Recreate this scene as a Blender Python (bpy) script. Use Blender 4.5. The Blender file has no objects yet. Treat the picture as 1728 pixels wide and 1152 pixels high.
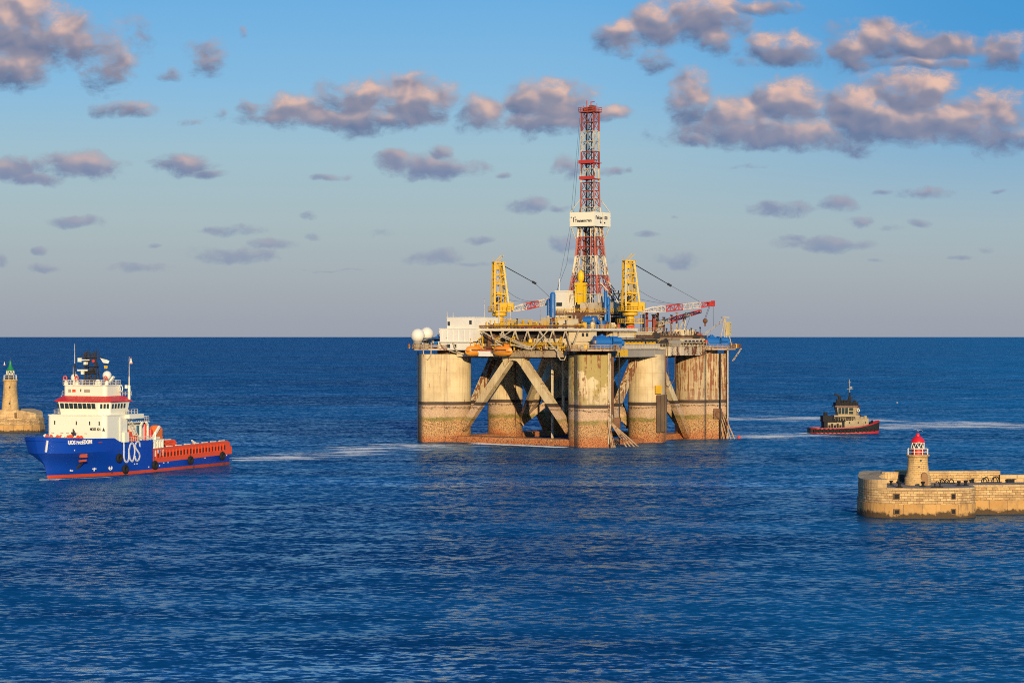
import bpy, math, random
from mathutils import Vector, Matrix
R = math.radians
random.seed(7)
scene = bpy.context.scene
col = scene.collection

# ------------------------------------------------------------------ camera
CAM_H = 35.0
FPX = 3800.0          # focal length in pixels of the 1728 px wide photograph
cam_d = bpy.data.cameras.new('camera')
cam = bpy.data.objects.new('camera', cam_d); col.objects.link(cam)
cam_d.sensor_width = 36.0
cam_d.lens = FPX / 1728 * 36.0
cam_d.clip_start = 1.0
cam_d.clip_end = 600000
cam.location = (0, 0, CAM_H)
cam.rotation_euler = (R(90 - 0.12), 0, 0)
scene.camera = cam

# ------------------------------------------------------------------ light
SUN_EL, SUN_AZ = 12.0, 187.0     # azimuth the light travels FROM, compass-like: 180 = behind the camera
sd = bpy.data.lights.new('sun', 'SUN'); sun = bpy.data.objects.new('sun', sd); col.objects.link(sun)
sd.energy = 5.0; sd.angle = R(0.5); sd.color = (1.0, 0.77, 0.47)
# direction towards the sun: behind the camera, slightly to the right
to_sun = Vector((math.sin(R(7)) * math.cos(R(SUN_EL)), -math.cos(R(7)) * math.cos(R(SUN_EL)), math.sin(R(SUN_EL))))
sun.rotation_euler = to_sun.to_track_quat('Z', 'Y').to_euler()
sun.location = (60, -300, 200)

vs = scene.view_settings
vs.view_transform = 'Standard'; vs.look = 'None'; vs.gamma = 1; vs.use_curve_mapping = False
vs.exposure = 0.0
scene.cycles.max_bounces = 6
scene.cycles.glossy_bounces = 3
scene.cycles.caustics_reflective = False
scene.cycles.caustics_refractive = False
scene.cycles.use_denoising = False
scene.cycles.pixel_filter_type = 'BLACKMAN_HARRIS'; scene.cycles.filter_width = 1.0

# ------------------------------------------------------------------ node helper
class NT:
    def __init__(s, tree): s.t = tree; s.n = tree.nodes; s.l = tree.links
    def new(s, kind, **kw):
        nd = s.n.new(kind)
        for k, v in kw.items(): setattr(nd, k, v)
        return nd
    def link(s, a, b): s.l.new(a, b)
    def put(s, sock, v):
        if isinstance(v, bpy.types.NodeSocket): s.l.new(v, sock)
        else: sock.default_value = v
    def math(s, op, a, b=0.0, c=None, clamp=False):
        nd = s.new('ShaderNodeMath', operation=op, use_clamp=clamp)
        s.put(nd.inputs[0], a); s.put(nd.inputs[1], b)
        if c is not None: s.put(nd.inputs[2], c)
        return nd.outputs[0]
    def vec(s, op, a, b=(0, 0, 0), scale=None):
        nd = s.new('ShaderNodeVectorMath', operation=op)
        s.put(nd.inputs[0], a)
        if op != 'LENGTH': s.put(nd.inputs[1], b)
        if scale is not None: s.put(nd.inputs['Scale'], scale)
        return nd.outputs['Value'] if op in ('LENGTH', 'DOT_PRODUCT', 'DISTANCE') else nd.outputs[0]
    def noise(s, v, scale=1.0, detail=4.0, rough=0.5, dist=0.0, out=0, dims='3D'):
        nd = s.new('ShaderNodeTexNoise', noise_dimensions=dims)
        s.put(nd.inputs['Vector'], v)
        nd.inputs['Scale'].default_value = scale; nd.inputs['Detail'].default_value = detail
        nd.inputs['Roughness'].default_value = rough; nd.inputs['Distortion'].default_value = dist
        return nd.outputs[out]
    def ramp(s, f, stops, interp='LINEAR'):
        nd = s.new('ShaderNodeValToRGB'); cr = nd.color_ramp; cr.interpolation = interp
        while len(cr.elements) > 1: cr.elements.remove(cr.elements[0])
        for i, (p, c) in enumerate(stops):
            e = cr.elements[0] if i == 0 else cr.elements.new(p)
            e.position = p; e.color = (c[0], c[1], c[2], 1) if not isinstance(c, (int, float)) else (c, c, c, 1)
        s.put(nd.inputs[0], f); return nd.outputs[0]
    def mapr(s, v, a, b, c=0.0, d=1.0, smooth=True):
        nd = s.new('ShaderNodeMapRange'); nd.interpolation_type = 'SMOOTHSTEP' if smooth else 'LINEAR'
        s.put(nd.inputs[0], v)
        for i, q in enumerate((a, b, c, d)): nd.inputs[i + 1].default_value = q
        return nd.outputs[0]
    def mix(s, f, a, b, blend='MIX'):
        nd = s.new('ShaderNodeMix', data_type='RGBA', blend_type=blend)
        s.put(nd.inputs['Factor'], f)
        for k, v in (('A', a), ('B', b)):
            sk = [i for i in nd.inputs if i.name == k and i.type == 'RGBA'][0]
            if not isinstance(v, bpy.types.NodeSocket): v = (v[0], v[1], v[2], 1)
            s.put(sk, v)
        return [o for o in nd.outputs if o.type == 'RGBA'][0]

def srgb(r, g, b):
    f = lambda c: (c / 255 / 12.92) if c / 255 <= .04045 else ((c / 255 + .055) / 1.055) ** 2.4
    return (f(r), f(g), f(b))

# ------------------------------------------------------------------ world: sky and far clouds
world = bpy.data.worlds.new('World'); scene.world = world; world.use_nodes = True
w = NT(world.node_tree); w.n.clear()

PUFFS = [  # centre x, centre y, half width, half height (in thousandths of the focal plane), weight
 (30,50,85,80,1),(25,105,60,42,1),(105,60,60,45,.9),(185,110,52,55,.55),(150,75,70,50,.5),(230,60,40,50,.25),
 (348,95,36,34,.62),(285,128,30,14,.35),(408,60,10,16,.3),(207,187,50,14,.85),(322,205,28,8,.4),(375,192,14,18,.4),
 (420,182,25,16,.7),(500,190,65,26,.9),(608,178,62,42,1),(690,172,65,44,1),(575,200,150,16,1),
 (815,192,48,30,.8),(930,180,72,44,1),(1025,190,42,13,.8),(890,207,100,17,.9),
 (130,280,80,23,.9),(15,287,50,20,.8),(60,302,60,12,.7),(310,277,48,18,.9),(355,292,30,8,.6),
 (665,276,30,19,.85),(735,281,66,19,.95),(742,260,20,14,.8),(960,280,30,24,.7),(1040,288,35,8,.55),
 (890,349,35,13,.8),(945,351,25,7,.5),(135,374,45,10,.7),(520,361,18,9,.5),(70,421,15,9,.6),(70,454,34,9,.65),(3,441,12,12,.6),
 (260,413,16,6,.5),(232,454,52,9,.65),(395,389,46,11,.65),(400,431,72,15,.75),(458,413,42,10,.7),(527,398,15,8,.5),
 (640,394,26,9,.5),(730,433,50,14,.65),(812,404,25,9,.5),(560,299,35,6,.45),(848,299,14,6,.4),(800,445,40,5,.35),(560,456,90,3,.3),
 (950,408,32,14,.65),(1145,436,38,15,.6),(1005,440,50,10,.45),(1092,394,20,8,.4),(1065,287,12,6,.5),
 (1050,62,45,30,.85),(1110,45,50,38,.9),(1180,28,70,45,1),(1205,65,32,30,.8),(1110,98,30,28,.6),(1280,12,70,13,.75),(1320,85,62,27,.95),(1265,105,35,12,.5),
 (1440,85,45,42,.8),(1500,70,62,38,.95),(1575,78,85,24,.95),(1690,85,50,30,.9),(1420,50,35,25,.4),(1560,105,120,12,.7),
 (1165,172,38,55,.85),(1240,200,75,36,.9),(1328,180,60,48,1),(1300,222,160,26,1),(1450,192,68,55,1),(1540,165,72,50,1),(1560,208,165,36,1),(1660,203,80,46,1),(1722,232,30,20,.8),(1180,235,50,14,.8),
 (1268,281,36,7,.4),(1318,354,54,15,.8),(1415,346,32,12,.65),(1450,373,28,9,.6),(1385,411,72,13,.75),(1340,404,25,10,.6),(1563,326,50,11,.65),
 (1505,385,28,7,.55),(1552,374,20,7,.5),(1475,440,18,5,.5),(1487,325,16,6,.5),(1663,421,14,7,.5),(1685,322,15,5,.4),(1620,434,32,5,.4),(1140,368,12,5,.3)]

geo = w.new('ShaderNodeTexCoord')
sep = w.new('ShaderNodeSeparateXYZ'); w.link(geo.outputs['Generated'], sep.inputs[0])
yy = w.math('MAXIMUM', sep.outputs[1], 0.02)
u_ = w.math('MULTIPLY', w.math('DIVIDE', sep.outputs[0], yy), 3.8)
v_ = w.math('MULTIPLY', w.math('DIVIDE', sep.outputs[2], yy), 3.8)
cmb = w.new('ShaderNodeCombineXYZ'); w.link(u_, cmb.inputs[0]); w.link(v_, cmb.inputs[1])
sky = w.new('ShaderNodeTexSky', sky_type='NISHITA')
sky.sun_disc = False; sky.sun_elevation = R(SUN_EL); sky.sun_rotation = R(180 - 7)
sky.altitude = 30; sky.air_density = 1.0; sky.dust_density = 1.0; sky.ozone_density = 1.5
# elevation gradient of the clear air (evening haze band under deep blue)
z = sep.outputs[2]
grad = w.ramp(w.math('MULTIPLY', z, 2.0, clamp=True), [
    (0.0, srgb(156, 163, 180)), (.035, srgb(160, 169, 182)), (.10, srgb(165, 185, 194)), (.165, srgb(155, 190, 209)),
    (.22, srgb(128, 185, 226)), (.30, srgb(98, 172, 228)), (.5, srgb(40, 110, 190)), (1.0, srgb(16, 60, 140))])
side = w.mapr(u_, .0, .9)
grad = w.mix(w.math('MULTIPLY', side, w.mapr(v_, .1, .58)), grad, srgb(46, 146, 214))
skyc = w.vec('SCALE', sky.outputs[0], scale=0.10)
base = w.mix(.88, skyc, grad)
bg0 = w.new('ShaderNodeBackground'); w.link(base, bg0.inputs[0])

# the clouds' noise is shared; the list of puffs is split in tiles so that each sight line only meets its own few
wP = w.noise(cmb.outputs[0], 16.0, 2.0, .55, 0, 1)
P = w.vec('ADD', cmb.outputs[0], w.vec('MULTIPLY', w.vec('SUBTRACT', wP, (.5, .5, .5)), (.035, .024, 0)))
nz = w.noise(w.vec('MULTIPLY', P, (1, 1.5, 1)), 16.0, 9.0, .64)
nzs = w.noise(w.vec('MULTIPLY', P, (1, 1.3, 1)), 15.0, 2.5, .5)
nz2 = w.noise(w.vec('ADD', w.vec('MULTIPLY', P, (1, 1.3, 1)), (.010, .018, 0)), 15.0, 2.5, .5)
nzk = w.math('MULTIPLY_ADD', nz, 3.0, -1.34)
relk = w.math('MULTIPLY_ADD', w.math('SUBTRACT', nzs, nz2), 1.35, .47)
elevk = w.mapr(v_, .20, .44)
c0 = w.mix(elevk, srgb(122, 138, 172), srgb(98, 114, 148))
c1 = w.mix(elevk, srgb(150, 155, 176), srgb(180, 164, 168))
c2 = w.mix(elevk, srgb(162, 160, 178), srgb(236, 194, 174))
cvk = w.mapr(v_, .06, .30, .60, .95)
pg = bpy.data.node_groups.new('cloud_puff', 'ShaderNodeTree')
for nm, ty in (('P', 'Vector'), ('C', 'Vector'), ('S', 'Vector'), ('W', 'Float'), ('cur', 'Float'), ('h', 'Float')):
    pg.interface.new_socket(nm, in_out='INPUT', socket_type='NodeSocket' + ty)
for nm in ('cur', 'h'): pg.interface.new_socket(nm, in_out='OUTPUT', socket_type='NodeSocketFloat')
g = NT(pg); gi = g.new('NodeGroupInput').outputs; go = g.new('NodeGroupOutput')
q = g.vec('MULTIPLY', g.vec('SUBTRACT', gi[0], gi[1]), gi[2])
f = g.math('MULTIPLY_ADD', g.vec('DOT_PRODUCT', q, q), -.62, gi[3])
h = g.vec('DOT_PRODUCT', q, (.30, .95, 0))           # how near the lit shoulder of this puff
k = g.math('MULTIPLY_ADD', g.math('SUBTRACT', f, gi[4]), 2.2, .5, clamp=True)
g.link(g.math('SMOOTH_MAX', gi[4], f, 0.10), go.inputs[0])
g.link(g.math('ADD', gi[5], g.math('MULTIPLY', k, g.math('SUBTRACT', h, gi[5]))), go.inputs[1])
def tile(x0, x1, y0, y1):
    """a background shader with the clouds of one tile of the sky"""
    lst = []
    for (cx, cy, rx, ry, wt) in PUFFS:
        mx, my = rx * 1.9 + 20, ry * 1.9 + 15
        if cx + mx < x0 or cx - mx > x1 or cy + my < y0 or cy - my > y1: continue
        lst.append((cx, cy, rx, ry, wt))
    if not lst: return bg0.outputs[0]
    cur = -9.0; hsum = 0.0
    for (cx, cy, rx, ry, wt) in lst:
        nd = w.new('ShaderNodeGroup'); nd.node_tree = pg
        for i, v in enumerate((P, ((cx - 864) / 1000, (568 - cy) / 1000, 0), (1000 / rx, 1000 / ry, 0), wt * .98, cur, hsum)): w.put(nd.inputs[i], v)
        cur, hsum = nd.outputs
    D = w.math('ADD', cur, nzk)
    cov = w.mapr(D, -.08, 1.0)
    lit = w.math('ADD', w.math('MULTIPLY', hsum, .50), relk, clamp=True)
    thick = w.mapr(D, .2, 1.2)
    ccol = w.mix(lit, c0, c1)
    ccol = w.mix(w.math('MULTIPLY', thick, w.mapr(lit, .45, 1.0)), ccol, c2)
    cf = w.math('MULTIPLY', cov, cvk)
    b = w.new('ShaderNodeBackground'); w.link(w.mix(cf, base, ccol), b.inputs[0])
    return b.outputs[0]
def mixsh(f, a, b):
    nd = w.new('ShaderNodeMixShader'); w.put(nd.inputs[0], f); w.link(a, nd.inputs[1]); w.link(b, nd.inputs[2]); return nd.outputs[0]
def split(x0, x1, y0, y1, depth):
    if depth == 0: return tile(x0, x1, y0, y1)
    if depth % 2:
        m_ = (x0 + x1) / 2; f = w.math('GREATER_THAN', u_, (m_ - 864) / 1000)
        return mixsh(f, split(x0, m_, y0, y1, depth - 1), split(m_, x1, y0, y1, depth - 1))
    m_ = (y0 + y1) / 2; f = w.math('LESS_THAN', v_, (568 - m_) / 1000)
    return mixsh(f, split(x0, x1, y0, m_, depth - 1), split(x0, x1, m_, y1, depth - 1))
clouds = split(-60, 1790, -80, 500, 5)
inside = w.math('MULTIPLY', w.math('MULTIPLY', w.math('GREATER_THAN', sep.outputs[1], .5), w.math('LESS_THAN', w.math('ABSOLUTE', u_), 1.05)),
                w.math('MULTIPLY', w.math('GREATER_THAN', v_, .06), w.math('LESS_THAN', v_, .74)))
final = mixsh(inside, bg0.outputs[0], clouds)
wo = w.new('ShaderNodeOutputWorld'); w.link(final, wo.inputs[0])
world.cycles.sampling_method = 'MANUAL'; world.cycles.sample_map_resolution = 512

# ------------------------------------------------------------------ mesh and object helpers
def tag(o, label=None, cat=None, group=None, kind=None):
    if label: o['label'] = label
    if cat: o['category'] = cat
    if group: o['group'] = group
    if kind: o['kind'] = kind
    return o
def empty(name, loc, rz=0.0):
    o = bpy.data.objects.new(name, None); col.objects.link(o)
    o.location = loc; o.rotation_euler = (0, 0, rz); o.empty_display_size = .5; return o
def sea_xy(px, py):
    """where the sight line through photo pixel (px, py) meets the sea"""
    Y = CAM_H * FPX / (py - 568.0); return Vector(((px - 864) / FPX * Y, Y, 0))

# ------------------------------------------------------------------ water
def foam_line(m, pos, a, b, wa, wb):
    """0..1 mask that fades with distance from segment a-b, width wa at a and wb at b"""
    A = Vector(a); B = Vector(b); d = B - A; L = d.length; d = d / L; n = Vector((-d.y, d.x, 0))
    r = m.vec('SUBTRACT', pos, (A.x, A.y, 0))
    t = m.math('DIVIDE', m.vec('DOT_PRODUCT', r, (d.x, d.y, 0)), L)
    s = m.math('ABSOLUTE', m.vec('DOT_PRODUCT', r, (n.x, n.y, 0)))
    wd = m.math('MULTIPLY_ADD', t, wb - wa, wa)
    k = m.math('SUBTRACT', 1.0, m.math('DIVIDE', s, m.math('MAXIMUM', wd, .3)), clamp=True)
    e1 = m.mapr(t, -.03, .03); e2 = m.mapr(t, 1.0, .82)
    return m.math('MULTIPLY', k, m.math('MULTIPLY', e1, e2)), t

def make_water():
    mat = bpy.data.materials.new('sea_water'); mat.use_nodes = True
    m = NT(mat.node_tree); m.n.clear()
    tc = m.new('ShaderNodeTexCoord'); pos = tc.outputs['Object']
    def wav(sc, stretch, det, rough, rz=0.0, seed=0.0):
        mp = m.new('ShaderNodeMapping'); m.link(pos, mp.inputs[0])
        mp.inputs['Rotation'].default_value = (0, 0, rz); mp.inputs['Scale'].default_value = (1 / stretch, 1, 1)
        mp.inputs['Location'].default_value = (seed, seed * 1.7, 0)
        return m.noise(mp.outputs[0], sc, det, rough)
    big = wav(.0065, 3.0, 4, .6, R(3), 11)           # wind patches
    big2 = wav(.022, 5.0, 4, .6, R(5), 5)
    patch = m.mapr(m.math('ADD', m.math('MULTIPLY', big, .55), m.math('MULTIPLY', big2, .45)), .40, .60)
    slick = m.mapr(m.math('ADD', m.math('MULTIPLY', wav(.010, 4.0, 3, .55, R(-4), 23), .6), m.math('MULTIPLY', wav(.06, 7.0, 4, .6, R(3), 91), .4)), .53, .62)
    # wave facets: slopes taken straight from noise, long seas plus short chop
    def slope(sc, stretch, det, rough, rz, seed):
        mp = m.new('ShaderNodeMapping'); m.link(pos, mp.inputs[0])
        mp.inputs['Rotation'].default_value = (0, 0, rz); mp.inputs['Scale'].default_value = (1 / stretch, 1, 1); mp.inputs['Location'].default_value = (seed, seed * 1.7, 0)
        return m.vec('SUBTRACT', m.noise(mp.outputs[0], sc, det, rough, out=1), (.5, .5, .5))
    rough_k = m.math('MULTIPLY_ADD', patch, -.35, 1.15)
    sl = m.vec('ADD', m.vec('SCALE', slope(.13, 2.0, 3, .62, R(7), 31), scale=.72), m.vec('SCALE', slope(.85, 1.45, 3, .66, R(-9), 77), scale=1.75))
    sl = m.vec('SCALE', sl, scale=rough_k)
    sl = m.vec('MULTIPLY', sl, (.6, 1.0, 0))
    # towards the horizon only the near faces of the waves stay in sight
    cb = m.new('ShaderNodeCombineXYZ'); sy_ = m.new('ShaderNodeSeparateXYZ'); m.link(pos, sy_.inputs[0]); m.link(m.mapr(sy_.outputs[1], 250, 1700, -.125, -.23), cb.inputs[1]); cb.inputs[2].default_value = 1.0
    nrm = m.vec('NORMALIZE', m.vec('ADD', sl, cb.outputs[0]))
    # foam: ship's wake, tug's wake, wash round the rig
    fl = []
    a = sea_xy(393, 781); 
    for (pa, pb, wa, wb, k) in (((391,776),(540,770),13,20,1.2), ((480,771),(660,757),18,28,.95), ((600,760),(745,748),26,36,.90)):
        f, t = foam_line(m, pos, sea_xy(*pa), sea_xy(*pb), wa, wb); fl.append(m.math('MULTIPLY', f, k))
    for (pa, pb, wa, wb, k) in (((1478,723),(1740,712),22,70,1.0), ((1222,738),(1400,732),34,26,.85), ((1215,708),(1400,704),34,46,.85),((1370,703),(1520,712),28,30,.75),((1600,716),(1800,724),30,20,.8)):
        f, t = foam_line(m, pos, sea_xy(*pa), sea_xy(*pb), wa, wb); fl.append(m.math('MULTIPLY', f, k))
    fm = fl[0]
    for f in fl[1:]: fm = m.math('MAXIMUM', fm, f)
    fn = wav(.17, 3.0, 5, .62, R(4), 40)
    fn2 = wav(.8, 2.2, 5, .7, R(-5), 9)
    foam = m.mapr(m.math('ADD', m.math('ADD', m.math('MULTIPLY', fm, .62), m.math('MULTIPLY_ADD', fn, 3.4, -1.7)), m.math('MULTIPLY_ADD', fn2, 1.6, -.8)), .20, .75)
    foam = m.math('MULTIPLY', m.math('MULTIPLY', foam, m.mapr(fm, .02, .4)), .8)
    aer = m.math('MULTIPLY', m.mapr(fm, .0, .8), m.mapr(fn, .38, .60))
    # tight wash along the front brace of the rig
    f2 = None
    for (pa, pb, wd, k) in (((797,747.5),(880,751),5,1.7),((870,750.5),(962,755),4.5,1.5),((66,809),(104,808.5),2.4,1.6),((80,808.8),(200,804),1.0,1.0),((1352,730),(1375,731.5),6,1.0)):
        f, t = foam_line(m, pos, sea_xy(*pa), sea_xy(*pb), wd, wd)
        f = m.math('MULTIPLY', f, k); f2 = f if f2 is None else m.math('MAXIMUM', f2, f)
    foam2 = m.mapr(m.math('ADD', f2, m.math('MULTIPLY_ADD', fn2, 2.2, -1.3)), .25, .6)
    foam2 = m.math('MULTIPLY', foam2, m.mapr(f2, .02, .2))
    # scattered small whitecaps far out
    wc = wav(.05, 2.5, 5, .62, 0, 60)
    caps = m.mapr(wc, .735, .76)
    foam = m.math('MAXIMUM', m.math('MAXIMUM', foam, foam2), m.math('MULTIPLY', caps, .7))
    deep = m.mix(patch, (0.001, 0.050, 0.135), (0.004, 0.125, 0.26))
    deep = m.mix(m.math('MULTIPLY', aer, .55), deep, (.05, .19, .33))
    df = m.new('ShaderNodeBsdfDiffuse'); m.link(m.mix(foam, deep, (.62, .66, .70)), df.inputs[0])
    fnr = m.vec('NORMALIZE', m.vec('ADD', m.vec('SCALE', sl, scale=1.6), (.05, -.75, 1)))
    gn = m.new('ShaderNodeMix', data_type='VECTOR'); m.link(m.math('MAXIMUM', foam, m.math('MULTIPLY', aer, .5)), gn.inputs['Factor']); gn.inputs[4].default_value = (0, 0, 1); m.link(fnr, gn.inputs[5]); m.link(gn.outputs[1], df.inputs['Normal'])
    gl = m.new('ShaderNodeBsdfGlossy', distribution='GGX'); gl.inputs['Roughness'].default_value = .20
    gl.inputs['Color'].default_value = (.60, .86, 1.0, 1); m.link(nrm, gl.inputs['Normal'])
    ge = m.new('ShaderNodeNewGeometry')
    c = m.math('MULTIPLY_ADD', m.math('MAXIMUM', m.vec('DOT_PRODUCT', nrm, ge.outputs['Incoming']), 0.0), .93, .07)   # wavelets hide each other's far sides
    F = m.math('MULTIPLY_ADD', m.math('POWER', m.math('SUBTRACT', 1.0, c), 5.0), .98, .02)
    F = m.math('MULTIPLY', F, m.math('MULTIPLY_ADD', slick, .8, 1.0))
    F = m.math('MULTIPLY', F, m.math('SUBTRACT', 1.0, foam))
    mx = m.new('ShaderNodeMixShader'); m.link(F, mx.inputs[0]); m.link(df.outputs[0], mx.inputs[1]); m.link(gl.outputs[0], mx.inputs[2])
    out = m.new('ShaderNodeOutputMaterial'); m.link(mx.outputs[0], out.inputs[0])
    me = bpy.data.meshes.new('water')
    S = 260000; me.from_pydata([(-S, -4000, 0), (S, -4000, 0), (S, S, 0), (-S, S, 0)], [], [(0, 1, 2, 3)])
    me.materials.append(mat)
    o = bpy.data.objects.new('water', me); col.objects.link(o); tag(o, kind='structure')
make_water()

# ------------------------------------------------------------------ materials
MATS = {}
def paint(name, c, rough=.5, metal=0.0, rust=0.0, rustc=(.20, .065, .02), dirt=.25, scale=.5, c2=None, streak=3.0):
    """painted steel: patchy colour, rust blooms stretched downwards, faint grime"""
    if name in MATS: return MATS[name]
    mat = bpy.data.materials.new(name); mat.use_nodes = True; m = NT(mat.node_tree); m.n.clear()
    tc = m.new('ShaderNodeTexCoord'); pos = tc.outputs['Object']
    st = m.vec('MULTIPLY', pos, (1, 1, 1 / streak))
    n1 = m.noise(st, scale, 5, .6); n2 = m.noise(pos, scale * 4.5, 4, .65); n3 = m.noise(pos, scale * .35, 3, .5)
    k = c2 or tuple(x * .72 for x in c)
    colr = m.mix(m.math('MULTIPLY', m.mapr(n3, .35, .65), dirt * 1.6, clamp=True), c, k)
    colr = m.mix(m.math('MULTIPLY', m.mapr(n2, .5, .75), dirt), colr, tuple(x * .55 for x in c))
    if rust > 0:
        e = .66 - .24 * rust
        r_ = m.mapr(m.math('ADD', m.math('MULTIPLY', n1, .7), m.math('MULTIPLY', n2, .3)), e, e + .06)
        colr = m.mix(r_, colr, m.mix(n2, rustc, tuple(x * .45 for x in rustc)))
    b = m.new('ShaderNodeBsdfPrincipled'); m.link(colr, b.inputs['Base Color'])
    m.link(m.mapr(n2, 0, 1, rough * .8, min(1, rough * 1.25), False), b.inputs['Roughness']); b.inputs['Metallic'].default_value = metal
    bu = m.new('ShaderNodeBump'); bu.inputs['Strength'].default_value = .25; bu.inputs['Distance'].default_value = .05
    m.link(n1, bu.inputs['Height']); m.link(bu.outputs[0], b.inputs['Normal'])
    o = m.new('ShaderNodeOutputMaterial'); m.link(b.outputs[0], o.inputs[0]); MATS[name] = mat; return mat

CREAM = paint('cream_paint', (.70, .58, .36), .55, rust=.18, scale=.35)
CREAM2 = paint('cream_paint_rusty', (.60, .50, .34), .6, rust=.62, scale=.5, dirt=.5)
WHITE = paint('white_paint', (.80, .77, .66), .45, rust=.10, scale=.4, dirt=.15)
SHIPW = paint('ship_white', (.86, .83, .66), .4, rust=.0, scale=.3, dirt=.12)
YELLOW = paint('yellow_paint', (.72, .42, .015), .45, rust=.22, scale=.8, dirt=.35)
RED = paint('red_paint', (.52, .045, .03), .45, rust=.1, scale=.8)
REDW = paint('weathered_red', (.46, .085, .04), .55, rust=.4, scale=.8)
BLUE = paint('blue_machinery', (.012, .13, .42), .4, scale=.7)
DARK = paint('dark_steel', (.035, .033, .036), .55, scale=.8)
BROWN = paint('brown_rusted', (.20, .095, .045), .7, rust=.5, scale=.7, dirt=.5)
GREY = paint('grey_girder', (.36, .32, .26), .6, rust=.25, scale=.4, dirt=.4)
ORANGE = paint('orange_gel', (.80, .26, .02), .35, scale=.5, dirt=.2)
REDORG = paint('red_orange', (.78, .085, .02), .4, rust=.12, scale=.5, dirt=.2)
BLACK = paint('black_rubber', (.008, .008, .009), .85, scale=1.0)
LBLACK = paint('lettering_black', (.02, .02, .03), .6, dirt=0)
LWHITE = paint('lettering_white', (.86, .84, .78), .5, dirt=.05)
GREEN = paint('green_paint', (.02, .22, .07), .4, scale=1.0)
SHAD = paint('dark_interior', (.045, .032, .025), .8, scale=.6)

def glass_mat():
    mat = bpy.data.materials.new('window_glass'); mat.use_nodes = True; b = mat.node_tree.nodes['Principled BSDF']
    b.inputs['Base Color'].default_value = (.03, .045, .05, 1); b.inputs['Roughness'].default_value = .06; return mat
GLASS = glass_mat()

def column_mat(name, bands=True, rusty=.25, olive=False, tone=1.0, rough_s=1.1):
    """rig leg: cream paint above, black boot band, marine growth and rust towards the water"""
    mat = bpy.data.materials.new(name); mat.use_nodes = True; m = NT(mat.node_tree); m.n.clear()
    tc = m.new('ShaderNodeTexCoord'); pos = tc.outputs['Object']
    sp = m.new('ShaderNodeSeparateXYZ'); m.link(pos, sp.inputs[0]); z = sp.outputs[2]
    big = m.noise(pos, .16, 4, .55); med = m.noise(pos, .7, 5, .6); fine = m.noise(pos, 2.6, 5, .7); grit = m.noise(pos, 3.4, 2, .5)
    streak = m.noise(m.vec('MULTIPLY', pos, (1, 1, .06)), rough_s, 4, .6)
    zz = m.math('ADD', z, m.math('ADD', m.math('MULTIPLY_ADD', med, 1.8, -.9), m.math('MULTIPLY_ADD', big, 1.6, -.8)))
    paintc = m.mix(m.mapr(big, .38, .62), (.66, .53, .30), (.53, .40, .21))
    paintc = m.mix(m.math('MULTIPLY', m.mapr(streak, .52, .70), .35), paintc, (.40, .26, .13))
    paintc = m.mix(m.math('MULTIPLY', m.mapr(m.noise(m.vec('MULTIPLY', pos, (1, 1, .03)), 2.6, 3, .6), .50, .68), .45), paintc, (.22, .13, .07))
    if tone < 1: paintc = m.mix(1 - tone, paintc, (.16, .09, .05))
    # plating seams
    sb = m.math('PINGPONG', z, 2.3); paintc = m.mix(m.math('MULTIPLY', m.math('LESS_THAN', sb, .05), .4), paintc, (.3, .2, .12))
    if olive:
        al = m.mapr(m.math('ADD', big, m.math('MULTIPLY', m.mapr(z, 17, 26), .16)), .53, .56)
        paintc = m.mix(al, paintc, m.mix(med, (.30, .25, .07), (.44, .32, .11)))
    e = .60 - .17 * rusty
    rst = m.mapr(m.math('ADD', m.math('MULTIPLY', streak, .7), m.math('MULTIPLY', med, .3)), e, e + .05)
    paintc = m.mix(rst, paintc, m.mix(fine, (.33, .12, .035), (.12, .045, .02)))
    # growth zone
    rough_t = m.ramp(fine, [(.3, .0), (.7, 1.0)])
    pink = m.mix(rough_t, (.34, .20, .11), (.66, .48, .30))
    green = m.mix(rough_t, (.07, .065, .012), (.34, .27, .07))
    ochre = m.mix(rough_t, (.26, .12, .04), (.70, .44, .19))
    rustc = m.mix(rough_t, (.30, .075, .02), (.60, .24, .08))
    c = m.mix(m.mapr(m.math('ADD', zz, m.math('MULTIPLY_ADD', big, 5, -2.5)), .4, 4.2), rustc, ochre)
    c = m.mix(m.math('MULTIPLY', m.mapr(zz, 6.6, 7.4), m.mapr(big, .35, .6, .35, 1.0)), c, green); c = m.mix(m.mapr(zz, 7.9, 8.9), c, pink)
    pit = m.math('MULTIPLY', m.mapr(grit, .52, .60), m.mapr(z, 7.5, 6.5))
    c = m.mix(m.math('MULTIPLY', pit, .85), c, (.08, .032, .015))
    ln = m.math('MULTIPLY', m.mapr(m.math('ABSOLUTE', m.math('SUBTRACT', zz, 11.5)), .45, .2), m.mapr(fine, .46, .56))
    c = m.mix(ln, c, (.05, .035, .02))
    low = m.mapr(m.math('SUBTRACT', 12.25, z), -.05, .05)
    band = m.mapr(m.math('SUBTRACT', 13.45, m.math('ADD', z, m.math('MULTIPLY', fine, .15))), -.03, .03)
    out = m.mix(band, m.mix(m.math('MULTIPLY', m.mapr(z, 16.6, 16.4), .22), paintc, (.40, .32, .20)), m.mix(med, (.035, .025, .02), (.09, .055, .03)))
    out = m.mix(low, out, c)
    b = m.new('ShaderNodeBsdfPrincipled'); m.link(out, b.inputs['Base Color']); b.inputs['Roughness'].default_value = .75
    bu = m.new('ShaderNodeBump'); bu.inputs['Strength'].default_value = .7; bu.inputs['Distance'].default_value = .25
    m.link(m.math('MULTIPLY', m.math('ADD', fine, m.math('MULTIPLY', med, .6)), m.mapr(z, 13, 11, .15, 1)), bu.inputs['Height']); m.link(bu.outputs[0], b.inputs['Normal'])
    o = m.new('ShaderNodeOutputMaterial'); m.link(b.outputs[0], o.inputs[0]); return mat

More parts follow.
